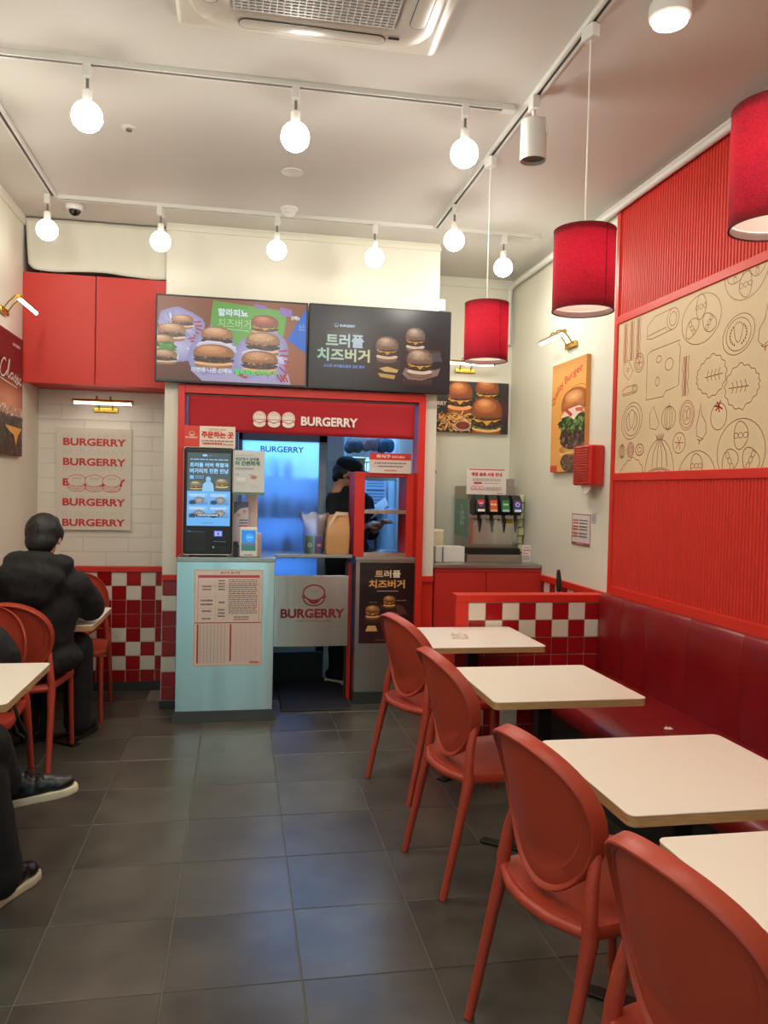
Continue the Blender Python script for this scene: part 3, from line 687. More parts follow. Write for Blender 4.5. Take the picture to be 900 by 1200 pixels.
# ceiling small devices
t = thing('downlight', 'round bright ceiling lamp near the red wall panelling', 'ceiling lamp', (1.425, 2.545, ZC))
MB().lathe([(.070, ZC), (.072, ZC - .02), (.07, ZC - .045), (.062, ZC - .05)], c=(1.425, 2.545, 0), n=32).build('rim', M['white'], t, smooth=True)
MB().lathe([(.061, ZC - .05), (.058, ZC - .062), (.04, ZC - .072), (.0, ZC - .075)], c=(1.425, 2.545, 0), n=32).build('diffuser', M['downglow'] if 'downglow' in M else M['lamp'], t, smooth=True)
t = thing('smoke_detector', 'white domed smoke detector on the ceiling near the far track', 'smoke detector', (.268, 4.84, ZC))
MB().lathe([(.052, ZC), (.052, ZC - .012), (.044, ZC - .02)], c=(.268, 4.84, 0), n=28).build('mount', M['white'], t, smooth=True)
MB().lathe([(.038, ZC - .018), (.04, ZC - .03), (.03, ZC - .042), (.0, ZC - .045)], c=(.268, 4.84, 0), n=28).build('sensor_dome', M['white'], t, smooth=True)
t = thing('ceiling_cover_plate', 'flat round white cover plate on the ceiling', 'cover plate', (.25, 4.29, ZC))
MB().lathe([(.058, ZC), (.058, ZC - .004), (.05, ZC - .007)], c=(.25, 4.29, 0), n=32).build('rim', M['trackwhite'], t, smooth=True); MB().lathe([(.045, ZC - .005), (.0, ZC - .010)], c=(.25, 4.29, 0), n=32).build('cover', M['trackwhite'], t, smooth=True)
t = thing('sprinkler', 'small round recessed sprinkler head in the ceiling', 'sprinkler', (-.54, 3.95, ZC))
MB().lathe([(.036, ZC), (.036, ZC - .003), (.02, ZC - .005)], c=(-.54, 3.95, 0), n=24).build('escutcheon', M['white'], t, smooth=True); MB().lathe([(.014, ZC - .003), (.014, ZC - .014), (.0, ZC - .014)], c=(-.54, 3.95, 0), n=16).build('head', M['grey'], t, smooth=True)
t = thing('dome_camera', 'small white dome security camera with black lens on the ceiling', 'security camera', (-1.005, 5.1, ZC))
MB().lathe([(.05, ZC), (.052, ZC - .02), (.045, ZC - .034)], c=(-1.005, 5.1, 0), n=28).build('housing', M['white'], t, smooth=True)
MB().lathe([(.034, ZC - .03), (.032, ZC - .048), (.02, ZC - .062), (.0, ZC - .067)], c=(-1.005, 5.1, 0), n=24).build('lens_dome', mat('dark_dome', (14, 16, 24), .1), t, smooth=True)
# air conditioner cassette
def rrect(cx, cy, hx, hy, r, n=6):
    P = []
    for (sx, sy, a0) in ((1, 1, 0), (-1, 1, pi / 2), (-1, -1, pi), (1, -1, 3 * pi / 2)):
        for i in range(n + 1):
            a = a0 + pi / 2 * i / n; P.append((cx + sx * (hx - r) + r * cos(a), cy + sy * (hy - r) + r * sin(a)))
    return P
acx, acy = .232, 2.525
t = thing('ceiling_air_conditioner', 'white four-way cassette air conditioner in the ceiling with square grille', 'air conditioner', (acx, acy, ZC))
M['ac'] = mat('aircon_plastic', (204, 198, 186), .35)
def ring3(rs): return [[(x, y, z) for x, y in p] for p, z in rs]
MB().rings(ring3([(rrect(acx, acy, .475, .475, .02), ZC), (rrect(acx, acy, .475, .475, .02), ZC - .018), (rrect(acx, acy, .46, .46, .03), ZC - .03)])).build('panel', M['ac'], t, smooth=True)
ir = [rrect(acx, acy, .43, .43, .16), rrect(acx, acy, .415, .415, .15), rrect(acx, acy, .30, .30, .06), rrect(acx, acy, .285, .285, .05)]
MB().rings(ring3([(ir[0], ZC - .029), (ir[0], ZC - .036), (ir[1], ZC - .046), (ir[2], ZC - .050), (ir[3], ZC - .038)])).build('inner_panel', M['ac'], t, smooth=True)
MB().rings(ring3([(rrect(acx, acy, .284, .284, .05), ZC - .0385), (rrect(acx, acy, .284, .284, .05), ZC - .039)])).build('filter', mat('filter_mesh', (70, 68, 64), .8), t)
g = MB()
for i in range(24): 
    x = acx - .276 + i * .024; g.box(x - .002, acy - .282, ZC - .052, x + .002, acy + .282, ZC - .040)
for i in range(34): 
    y = acy - .28 + i * .017; g.box(acx - .282, y - .0035, ZC - .050, acx + .282, y + .0035, ZC - .042)
g.build('grille', mat('grille_plastic', (214, 212, 208), .4), t, kind='stuff')
for (dx, dy, hx, hy) in ((0, .357, .26, .028), (0, -.357, .26, .028), (.357, 0, .028, .26), (-.357, 0, .028, .26)):
    P = rrect(acx + dx, acy + dy, hx, hy, .027)
    fl_ = MB().rings(ring3([(P, ZC - .046), (P, ZC - .0525), (rrect(acx + dx, acy + dy, hx - .006, hy - .006, .021), ZC - .055)])).build('louver', M['ac'], t, smooth=True)
    n_ = len(P); MB().tube([(x, y, ZC - .051) for x, y in P] + [(P[0][0], P[0][1], ZC - .051)], .0022, 6).build('louver_gap', M['dark'], fl_)
MB().box(acx + .27, acy + .334, ZC - .054, acx + .31, acy + .341, ZC - .05).build('indicator', M['dark'], t)
# ================================================================== CUPBOARD, SHEET, SCREENS
t = thing('wall_cupboard', 'red two-door wall cupboard high in the seating alcove', 'cupboard', (-.93, 5.4, 2.1))
B(XL + .002, 5.40, 2.10, -.486, YA - .01, 2.785).build('body', M['redcab'], t)
B(XL + .003, 5.382, 2.088, -.928, 5.399, 2.785).build('door', M['redcab'], t, bevel=.002); B(-.922, 5.382, 2.088, -.487, 5.399, 2.785).build('door', M['redcab'], t, bevel=.002)
# loose white sheet closing the gap over the cupboard
m_ = MB(); N = 40; K = 12; gv = []
for j in range(K + 1):
    for i in range(N + 1):
        u = i / N; v = j / K; x = XL + .012 + u * (.868) + (.02 * (1 - v) if u < .1 else 0) * (1 - u * 10) ; z = 2.80 + v * .33 - (.008 * sin(u * 9) + .02 * (u > .3) * 0) * (1 - v) - .004 + .010 * (1 - v) * (1 - u)
        if u < .08: z += (1 - v) * .03 * (1 - u / .08) ** 2
        gv.append((x, 5.385 - .012 * (1 - v) * sin(u * 14) ** 2 - .003 * sin(u * 31 + v * 5), z))
m_.add(gv, [(j * (N + 1) + i, j * (N + 1) + i + 1, (j + 1) * (N + 1) + i + 1, (j + 1) * (N + 1) + i) for j in range(K) for i in range(N)])
def solid(th):
    def f(o): q = o.modifiers.new('s', 'SOLIDIFY'); q.thickness = th
    return f
tag(m_.build('cover_sheet', M['plaster'], None, smooth=True, mods=[solid(.002)]), 'loose white sheet taped over the gap above the red cupboard', 'sheet')

def screen(name, label, x0, x1, z0, z1, y, draw):
    t = thing(name, label, 'screen', ((x0 + x1) / 2, y, z0))
    B(x0, y, z0, x1, y + .045, z1).build('housing', M['dark'], t, bevel=.004)
    B(x0 + .09, y + .045, z0 + .1, x1 - .2, YP - .002, z1 - .1).build('wall_bracket', M['black'], t)
    b = .012; w, h = x1 - x0 - 2 * b, z1 - z0 - 2 * b - .004
    c = Canvas(w, h); draw(c, w, h); c.build('picture', M['screen'], t, (x0 + b, y, z0 + b + .004), X_, Z_)
    return t
def tv1(c, w, h):
    c.rect(0, 0, w, h, (92, 48, 34), (150, 88, 62)); c.ell(.82 * w, .35 * h, .35 * w, .5 * h, (150, 88, 60), (172, 104, 72))
    c.poly([(.34 * w, .56 * h), (.365 * w, .98 * h), (.87 * w, .90 * h), (.83 * w, .42 * h), (.6 * w, .4 * h)], (104, 172, 72))
    c.poly([(1.0 * w, .95 * h), (.87 * w, .55 * h), (1.0 * w, .40 * h)], (30, 110, 216)); c.text('소스', .95 * w, .68 * h, .99 * w, .76 * h, (120, 180, 240))
    c.poly([(.64 * w, .97 * h), (.72 * w, .95 * h), (.73 * w, .91 * h), (.65 * w, .92 * h)], (150, 110, 190)); c.poly([(.82 * w, .95 * h), (.9 * w, .92 * h), (.9 * w, .84 * h), (.82 * w, .85 * h)], (160, 120, 200))
    c.text('할라피뇨', .40 * w, .80 * h, .60 * w, .89 * h, (225, 240, 255), .04); c.text('치즈버거', .40 * w, .66 * h, .62 * w, .77 * h, (190, 226, 160), .0); c.stroke([(.38 * w, .655 * h), (.61 * w, .63 * h)], .003, (220, 240, 200))
    c.text('신메뉴', .895 * w, .80 * h, .955 * w, .85 * h, (235, 245, 255), .03)
    c.burger(.715 * w, .705 * h, .19 * w, bun=(176, 84, 54), hi=(224, 146, 104), h=.80, seeds=0)
    def wrap(x, y, sw, sh, seed, stripes=0):
        rd = random.Random(seed); P = []
        for i in range(26):
            a = 2 * pi * i / 26; k = 1 + .10 * sin(3 * a + seed) + rd.uniform(-.05, .05); P.append(((x + sw * k * cos(a)) * w, (y + sh * k * sin(a)) * h))
        c.fan(P, (x * w, y * h), (150, 146, 196), (206, 204, 238))
        for i in range(22):
            a = rd.uniform(0, 6.28); k = rd.uniform(.6, .95); q = .05 * rd.random() + .02
            c.stroke([((x + sw * k * cos(a)) * w, (y + sh * k * sin(a)) * h), ((x + sw * (k - .25) * cos(a + .15)) * w, (y + sh * (k - .25) * sin(a + .15)) * h)], .004 + .006 * rd.random(), rd.choice([(232, 230, 248), (170, 166, 206), (140, 136, 186)]))
        for i in range(stripes):
            a = -.5 + i * .22; c.stroke([((x + sw * .98 * cos(a)) * w, (y + sh * .98 * sin(a)) * h), ((x + sw * .68 * cos(a + .1)) * w, (y + sh * .68 * sin(a + .1)) * h)], .011, (188, 46, 66))
    wrap(.15, .62, .15, .26, 1, 5); wrap(.10, .40, .20, .22, 2, 6)
    for (x, y, q) in ((.165, .70, .15), (.095, .57, .19), (.03, .44, .17)): c.burger(x * w, y * h, q * w, bun=(208, 148, 104), hi=(236, 196, 156), cheese=False, h=.66, seeds=0, seed=int(x * 90))
    c.ell(.065 * w, .39 * h, .06 * w, .065 * h, (34, 96, 34), (96, 176, 60), wob=.16, n=50, seed=4); c.speck(.065 * w, .38 * h, .06 * w, .06 * h, 20, [(60, 140, 50), (120, 190, 80)], .012, 2)
    c.burger(.05 * w, .27 * h, .17 * w, bun=(196, 144, 106), hi=(220, 186, 150), cheese=False, h=.6, seeds=0, seed=8)
    wrap(.38, .34, .175, .30, 3, 3); wrap(.70, .30, .19, .33, 5, 5)
    c.burger(.395 * w, .53 * h, .215 * w, bun=(216, 156, 110), hi=(240, 202, 160), cheese=False, h=.72, seeds=0, seed=11)
    c.poly([(.27 * w, .455 * h), (.33 * w, .49 * h), (.42 * w, .485 * h), (.52 * w, .43 * h), (.53 * w, .36 * h), (.40 * w, .40 * h), (.26 * w, .37 * h)], (214, 206, 232)); c.stroke([(.27 * w, .45 * h), (.33 * w, .48 * h), (.42 * w, .475 * h), (.52 * w, .42 * h)], .006, (244, 240, 252))
    c.burger(.375 * w, .30 * h, .275 * w, bun=(206, 136, 86), hi=(236, 176, 124), cheese=False, h=.62, seeds=0, seed=12)
    c.burger(.705 * w, .48 * h, .235 * w, bun=(204, 146, 102), hi=(226, 180, 136), cheese=False, h=.72, seeds=26, seed=13)
    c.poly([(.57 * w, .38 * h), (.64 * w, .42 * h), (.74 * w, .40 * h), (.85 * w, .30 * h), (.85 * w, .24 * h), (.70 * w, .33 * h), (.56 * w, .32 * h)], (206, 200, 230)); c.stroke([(.57 * w, .37 * h), (.64 * w, .41 * h), (.74 * w, .39 * h), (.85 * w, .29 * h)], .006, (238, 234, 250))
    c.burger(.685 * w, .25 * h, .25 * w, bun=(198, 128, 82), hi=(230, 168, 116), cheese=False, h=.68, seeds=22, seed=14)
    c.poly([(.22 * w, .13 * h), (.30 * w, .07 * h), (.42 * w, .085 * h), (.50 * w, .12 * h), (.58 * w, .05 * h), (.72 * w, .075 * h), (.84 * w, .02 * h), (.88 * w, .14 * h), (.90 * w, .0), (.3 * w, .0)], (178, 166, 204))
    for q in range(3): c.stroke([((.80 + q * .025) * w, .12 * h), ((.84 + q * .02) * w, .03 * h)], .01, (186, 46, 66))
    c.text('이번에 나온 신메뉴', .228 * w, .105 * h, .50 * w, .165 * h, (30, 60, 130), .09); c.text('이번에 나온 신메뉴', .228 * w, .105 * h, .50 * w, .165 * h, (235, 245, 255), .03)
    c.text('할라피뇨치즈버거', .518 * w, .095 * h, .80 * w, .165 * h, (20, 70, 40), .09); c.text('할라피뇨치즈버거', .518 * w, .095 * h, .80 * w, .165 * h, (90, 240, 120), .03)
def truffle(c, w, h, gold=False, X=0, Y=0):
    pass
def tv2(c, w, h):
    c.rect(0, 0, w, h, (22, 20, 26), (40, 38, 46)); c.ell(.62 * w, .42 * h, .36 * w, .42 * h, (26, 22, 27), (64, 36, 36))
    c.logo(.18 * w, .765 * h, .03 * w, (190, 225, 240)); c.text('BURGERRY', .205 * w, .75 * h, .315 * w, .78 * h, (190, 225, 240), .03)
    c.stroke([(.12 * w, .69 * h), (.215 * w, .675 * h), (.24 * w, .695 * h), (.265 * w, .675 * h), (.36 * w, .68 * h)], .002, (120, 110, 96))
    c.text('트러플', .11 * w, .50 * h, .375 * w, .66 * h, (178, 208, 176), .03, c2=(196, 214, 232)); c.text('치즈버거', .05 * w, .325 * h, .42 * w, .48 * h, (160, 208, 190), .03, c2=(222, 214, 160))
    c.text('고소한 트러플오일로 깊은 풍미', .095 * w, .245 * h, .385 * w, .28 * h, (120, 160, 250), .02)
    for x, y, a, b in ((.555, .28, .17, .16), (.82, .45, .24, .14), (.77, .10, .22, .09)):
        c.rect((x - a / 2) * w, (y - b / 2) * h, (x + a / 2) * w, (y + b / 2) * h, (38, 24, 26), (84, 52, 48))
        for q in range(7): c.rect((x - a / 2 + a * q / 7) * w, (y - b / 2) * h, (x - a / 2 + a * (q + .15) / 7) * w, (y + b / 2) * h, (34, 22, 24))
    c.poly([(.84 * w, .48 * h), (.93 * w, .5 * h), (.955 * w, .38 * h), (.85 * w, .37 * h)], (84, 78, 82))
    c.burger(.75 * w, .64 * h, .145 * w, seeds=40, bun=(160, 122, 100), hi=(224, 196, 168), h=1.25); c.burger(.545 * w, .50 * h, .165 * w, seeds=40, bun=(160, 118, 94), hi=(224, 192, 160), h=1.15)
    c.poly([(.66 * w, .2 * h), (.68 * w, .28 * h), (.9 * w, .27 * h), (.94 * w, .30 * h), (.92 * w, .2 * h), (.8 * w, .13 * h), (.7 * w, .14 * h)], (150, 120, 108))
    c.burger(.785 * w, .345 * h, .195 * w, seeds=55, bun=(166, 124, 100), hi=(228, 196, 166), h=1.1)
    c.poly([(.49 * w, .26 * h), (.53 * w, .22 * h), (.62 * w, .21 * h), (.63 * w, .25 * h), (.55 * w, .285 * h)], (222, 178, 96)); c.poly([(.48 * w, .2 * h), (.5 * w, .15 * h), (.6 * w, .13 * h), (.61 * w, .18 * h)], (206, 160, 84))
screen('menu_screen', 'wall screen above the service window showing wrapped burgers in colour', -.536, .424, 2.108, 2.660, 5.2, tv1)
screen('menu_screen', 'dark wall screen beside it showing three burgers on wooden blocks', .430, 1.386, 2.108, 2.662, 5.2, tv2)
bpy.data.objects['menu_screen.001']['label'] = 'dark wall screen with three burgers on wooden blocks, nearer the drinks niche'
bpy.data.objects['menu_screen']['label'] = 'wall screen with colourful wrapped burgers on a green card, above the kiosk'

# ================================================================== SERVICE WINDOW
sf = struct(MB().box(-.393, YP - .045, .99, -.350, YP + .14, 2.105).box(1.190, YP - .045, .03, 1.236, YP + .14, 2.105).box(-.350, YP - .045, 2.05, 1.190, YP + .14, 2.105).build('trim_1', M['redpaint'], bevel=.003))
t = thing('fabric_valance', 'red fabric valance with white lettering and three burgers over the service window', 'valance', (.41, 5.26, 2.04))
m_ = MB(); N = 60; gv = []
for j in range(9):
    for i in range(N + 1):
        u = i / N; v = j / 8; gv.append((-.328 + u * 1.490, 5.262 - .004 * sin(u * 17) * (1 - v) - .003 * sin(u * 41 + 1) * (1 - v), 1.812 - .012 * u + v * (.226 + .008 * u)))
m_.add(gv, [(j * (N + 1) + i, j * (N + 1) + i + 1, (j + 1) * (N + 1) + i + 1, (j + 1) * (N + 1) + i) for j in range(8) for i in range(N)])
m_.build('fabric', mat('red_fabric', (168, 22, 34), .8, bump=.15, bscale=300), t, smooth=True, mods=[solid(.0015)])
MB().tube([(-.350, 5.275, 2.043), (1.190, 5.275, 2.043)], .007, 10).build('rod', M['grey'], t, smooth=True)
c = Canvas(1.49, .24)
for k in range(3):
    x = .452 + k * .094
    c.ell(x, .098, .043, .042, (226, 210, 200), n=24); c.ell(x, .062, .040, .026, (226, 210, 200), n=24); c.stroke([(x - .041, .078), (x - .02, .070), (x, .060), (x + .02, .070), (x + .041, .078)], .004, (150, 26, 34)); c.stroke([(x - .04, .086), (x + .04, .086)], .003, (150, 26, 34)); c.oval(x, .10, .036, .034, .002, (170, 60, 60))
    for q in range(5): c.ell(x - .02 + q * .01, .115 + .006 * (q % 2), .0025, .0035, (170, 60, 60), n=6)
c.text('BURGERRY', .722, .055, 1.100, .115, (232, 222, 214), .035)
c.build('lettering', M['print'], t, (-.328, 5.2535, 1.812), X_, Z_, gap=.0008)

# kiosk counter
M['cnt'] = M['steel']
t = thing('kiosk_counter', 'tall brushed steel counter block carrying the order kiosk', 'counter', (-.06, 5.2, 0))
B(-.365, 4.972, .065, .228, 5.27, .99).build('body', M['cnt'], t, bevel=.002)
B(-.368, 4.966, .99, .232, 5.60, 1.016).build('worktop', M['steeld'], t, bevel=.002)
B(.03, 5.27, .065, .228, 5.58, .99).build('back_panel', M['steeld'], t)
MB().rings([[(-.385, 4.95, 0), (.25, 4.95, 0), (.25, 5.27, 0), (-.385, 5.27, 0)], [(-.372, 4.965, .065), (.236, 4.965, .065), (.236, 5.27, .065), (-.372, 5.27, .065)]]).build('plinth', M['base'], t)
def sheet(name, label, x0, z0, x1, z1, y, draw, th=.003, m='print', col=None, cat='notice', lean=0):
    t = thing(name, label, cat, ((x0 + x1) / 2, y, z0)); B(x0, y, z0, x1, y + th, z1).build('board', col or M['paper'], t)
    c = Canvas(x1 - x0, z1 - z0); draw(c, x1 - x0, z1 - z0); c.build('print', M[m], t, (x0, y, z0), X_, Z_); return t
def origin(c, w, h):
    P = (224, 202, 186); R = (178, 50, 44); K = (112, 92, 84)
    c.rect(0, 0, w, h, (208, 180, 164)); c.rect(.02 * w, .008 * h, .98 * w, .985 * h, P); c.text('원산지 표시판', .38 * w, .955 * h, .66 * w, .98 * h, R, .03); c.rect(.06 * w, .915 * h, .95 * w, .943 * h, R)
    c.rect(.06 * w, .46 * h, .065 * w, .915 * h, R); c.rect(.945 * w, .46 * h, .95 * w, .915 * h, R)
    for v in (.84, .72, .60, .53): c.rect(.065 * w, v * h, .945 * w, v * h + .0012, (190, 160, 148))
    for v in (.31, .48): c.rect(v * w, .46 * h, v * w + .0012, .915 * h, (190, 160, 148))
    for a, b, z0, z1, n, sd in ((.12, .25, .78, .84, 2, 1), (.35, .45, .78, .90, 4, 2), (.50, .92, .54, .905, 18, 3), (.10, .27, .62, .70, 2, 4), (.36, .45, .64, .68, 1, 5), (.12, .25, .55, .59, 1, 6), (.35, .45, .50, .60, 3, 7), (.12, .25, .475, .51, 1, 8), (.58, .80, .47, .52, 2, 9)): c.lines(a * w, b * w, z0 * h, z1 * h, n, K, seed=sd)
    c.rect(.02 * w, .445 * h, .98 * w, .455 * h, R)
    c.rect(.05 * w, .03 * h, .075 * w, .435 * h, R); c.rect(.525 * w, .05 * h, .55 * w, .435 * h, R)
    for q in range(34): c.rect(.08 * w, (.035 + q * .0119) * h, .5 * w, (.035 + q * .0119) * h + .0007, (186, 162, 150)); c.rect(.56 * w, (.05 + q * .0115) * h, .96 * w, (.05 + q * .0115) * h + .0007, (196, 172, 158))
    for q in range(8): c.rect((.1 + q * .05) * w, .03 * h, (.1 + q * .05) * w + .002, .435 * h, (150, 132, 124)); 
    for q in range(5): c.rect((.62 + q * .07) * w, .05 * h, (.62 + q * .07) * w + .001, .435 * h, (190, 168, 156))
    c.rect(.82 * w, .03 * h, .96 * w, .045 * h, (196, 90, 80))
sheet('origin_notice', 'laminated red and cream table of print taped to the kiosk counter front', -.262, .345, .157, .942, 4.9685, origin, m='gloss')

# kiosk
t = thing('order_kiosk', 'black touch-screen order kiosk with card reader standing on the counter', 'kiosk', (-.185, 5.05, 1.016))
B(-.336, 5.03, 1.03, -.036, 5.10, 1.692).build('casing', M['dark'], t, bevel=.014, seg=4)
m_ = MB(); 
P = [(x, 5.029, z) for x, z in [(p[0], p[1]) for p in rrect(-.186, 1.361, .1505, .3315, .016)]]
m_.tube(P + [P[0]], .0028, 8).build('silver_rim', M['steeld'], t, smooth=True)
B(-.30, 5.04, 1.016, -.07, 5.14, 1.032).build('foot', M['black'], t)
c = Canvas(.262, .452)
def kscr(c, w, h):
    c.rect(0, 0, w, h, (78, 82, 84)); c.rect(0, 0, w, .475 * h, (110, 176, 246)); 
    c.ell(.40 * w, .965 * h, .06 * w, .016 * h, (150, 205, 250)); c.rect(.5 * w, .96 * h, .57 * w, .968 * h, (120, 150, 180)); c.rect(.62 * w, .96 * h, .66 * w, .968 * h, (110, 130, 150))
    c.lines(.06 * w, .94 * w, .895 * h, .915 * h, 1, (150, 190, 220), .7)
    c.text('트러플 러버 취향과', .06 * w, .805 * h, .95 * w, .865 * h, (160, 215, 255), .03); c.text('버거리의 진한 만남', .06 * w, .72 * h, .95 * w, .785 * h, (160, 215, 255), .03)
    c.rect(.06 * w, .64 * h, .15 * w, .69 * h, (120, 190, 240)); c.lines(.18 * w, .38 * w, .645 * h, .69 * h, 3, (130, 180, 220)); 
    c.burger(.20 * w, .55 * h, .30 * w, bun=(150, 130, 90), hi=(206, 190, 140), seeds=0, lettuce=True, h=.75); c.burger(.80 * w, .58 * h, .32 * w, bun=(150, 130, 90), hi=(206, 190, 140), seeds=0, h=.8)
    c.poly([(.34 * w, .475 * h), (.36 * w, .57 * h), (.44 * w, .61 * h), (.54 * w, .61 * h), (.6 * w, .57 * h), (.62 * w, .475 * h)], (150, 200, 240)); c.ell(.485 * w, .64 * h, .06 * w, .04 * h, (130, 180, 220), (170, 215, 245))
    for i, (a, b) in enumerate(((.03, .29), (.52, .29), (.03, .11), (.52, .11))):
        c.rect(a * w, b * h, (a + .45) * w, (b + .155) * h, (92, 140, 200), (140, 195, 245)); c.ell((a + .25) * w, (b + .06) * h, .12 * w, .05 * h, (120, 110, 110), (180, 170, 160), wob=.2, seed=i); c.ell((a + .1) * w, (b + .03) * h, .08 * w, .03 * h, (40, 60, 90), wob=.1, seed=i)
        c.lines((a + .03) * w, (a + .38) * w, (b + .11) * h, (b + .145) * h, 2, (220, 240, 255), seed=i + 3)
    c.rect(.22 * w, .125 * h, .75 * w, .165 * h, (30, 40, 56)); c.lines(.25 * w, .72 * w, .13 * h, .16 * h, 1, (200, 220, 240), .6); c.lines(.35 * w, .62 * w, .03 * h, .045 * h, 1, (60, 110, 170), .6)
kscr(c, .262, .452); c.build('touch_screen', M['kscreen'], t, (-.315, 5.03, 1.208), X_, Z_)
c = Canvas(.28, .155)
c.rect(.0, .0, .28, .155, (24, 25, 28)); c.rect(.012, .012, .125, .135, (34, 36, 38)); c.rect(.015, .128, .04, .138, (50, 110, 180)); c.lines(.045, .12, .126, .136, 1, (90, 110, 130)); c.rect(.16, .025, .262, .085, (14, 15, 17)); c.lines(.175, .25, .066, .076, 1, (120, 130, 140)); c.rect(.17, .03, .18, .042, (110, 200, 170)); c.rect(.185, .033, .25, .036, (60, 60, 64))
c.build('reader_panel', M['print'], t, (-.326, 5.03, 1.04), X_, Z_)
c = Canvas(.05, .035); c.rect(0, 0, .05, .035, (110, 120, 240)); c.rect(.006, .006, .044, .029, (170, 180, 255)); c.ell(.025, .017, .007, .006, (30, 40, 130)); c.build('card_display', M['kscreen'], t, (-.148, 5.0285, 1.143), X_, Z_)
def order(c, w, h):
    c.rect(0, 0, w, h, (226, 212, 194)); c.rect(0, 0, .30 * w, h, (206, 58, 46)); c.logo(.15 * w, .62 * h, .11 * w, (236, 214, 200)); c.text('BURGERRY', .03 * w, .42 * h, .27 * w, .5 * h, (236, 214, 200), .02)
    c.text('ORDER HERE', .47 * w, .80 * h, .82 * w, .9 * h, (190, 120, 110), 0); c.text('주문하는 곳', .34 * w, .46 * h, .96 * w, .76 * h, (206, 54, 46), .045); c.lines(.34 * w, .96 * w, .26 * h, .38 * h, 1, (150, 110, 100)); c.lines(.36 * w, .74 * w, .12 * h, .25 * h, 1, (206, 54, 46), .6); c.lines(.76 * w, .96 * w, .12 * h, .22 * h, 1, (150, 110, 100))
sheet('order_here_sign', 'red and cream sign with large red characters on top of the kiosk', -.338, 1.692, -.028, 1.826, 5.04, order, cat='sign')
def rcpt(c, w, h):
    c.rect(0, 0, w, h, (206, 204, 200)); c.rect(0, 0, w, .06 * h, (84, 120, 84)); c.text('이제 키오스크 주문', .08 * w, .87 * h, .66 * w, .90 * h, (100, 110, 100), .0); c.text('매장에서 결제를', .08 * w, .77 * h, .82 * w, .84 * h, (96, 126, 96), .03); c.text('더 간편하게', .08 * w, .66 * h, .84 * w, .76 * h, (70, 110, 74), .045)
    c.lines(.08 * w, .66 * w, .56 * h, .62 * h, 2, (130, 130, 126)); c.lines(.08 * w, .2 * w, .44 * h, .47 * h, 1, (160, 90, 80)); c.lines(.5 * w, .62 * w, .44 * h, .47 * h, 1, (160, 90, 80)); c.ell(.66 * w, .40 * h, .1 * w, .04 * h, (176, 110, 90), wob=.1); c.rect(.13 * w, .24 * h, .4 * w, .38 * h, (190, 190, 186), (236, 236, 230)); c.lines(.6 * w, .8 * w, .18 * h, .2 * h, 1, (150, 150, 146))
sheet('payment_notice', 'white notice with green characters taped at the kiosk edge', -.040, 1.405, .155, 1.682, 5.028, rcpt, m='gloss')
t = thing('payment_terminal', 'small white payment terminal with a bright blue screen on the counter', 'payment terminal', (.065, 5.0, 1.016))
B(.010, 4.992, 1.018, .118, 5.012, 1.204).build('casing', M['white'], t, bevel=.008, seg=3)
c = Canvas(.088, .128); c.rect(0, 0, .088, .128, (40, 130, 220)); c.ell(.05, .082, .026, .026, (60, 160, 250)); c.rect(0, 0, .088, .03, (50, 110, 90)); c.rect(0, .03, .088, .05, (70, 90, 130), (120, 110, 120)); c.lines(.032, .07, .078, .09, 1, (180, 220, 250)); c.build('screen', M['kscreen'], t, (.0195, 4.992, 1.058), X_, Z_)
B(.035, 4.9915, 1.030, .09, 4.9925, 1.035).build('slot', M['grey'], t); B(.02, 5.012, 1.016, .11, 5.05, 1.03).build('stand', M['white'], t)
tag(B(.095, 5.06, 1.016, .145, 5.10, 1.165).build('card_box', M['pink'], bevel=.003), 'narrow beige box behind the white payment terminal', 'box')
t = thing('brochure_stand', 'white leaflet stand with two orange stars between kiosk and payment terminal', 'leaflet', (.03, 5.12, 1.016)); B(-.03, 5.12, 1.016, .062, 5.126, 1.36).build('leaflet', M['paper'], t)
c = Canvas(.092, .344); c.rect(0, 0, .092, .344, (196, 190, 196)); c.poly([(0, .344), (.092, .344), (.092, .31), (.04, .30), (0, .26)], (96, 104, 124))
for cx, cy in ((.03, .26), (.068, .282)):
    P = [(cx + (.018 if i % 2 == 0 else .008) * cos(pi / 2 + i * pi / 5), cy + (.018 if i % 2 == 0 else .008) * sin(pi / 2 + i * pi / 5)) for i in range(10)]; c.poly(P, (206, 140, 96))
c.lines(.035, .088, .20, .235, 2, (70, 70, 80)); c.lines(.03, .088, .18, .20, 1, (190, 80, 60)); c.build('print', M['print'], t, (-.03, 5.12, 1.016), X_, Z_)
tag(B(.045, 5.16, 1.016, .12, 5.19, 1.42).build('display_back', M['pink'], bevel=.006), 'beige upright back of a customer display behind the notice', 'display')
tag(MB().box(-.03, 5.02, 1.016, .0, 5.08, 1.11).tube([(-.03, 5.05, 1.09), (-.01, 5.0, 1.105), (.005, 5.0, 1.08)], .004, 8).build('card_reader', M['dark']), 'small black card reader wedged between kiosk and white payment terminal', 'card reader')

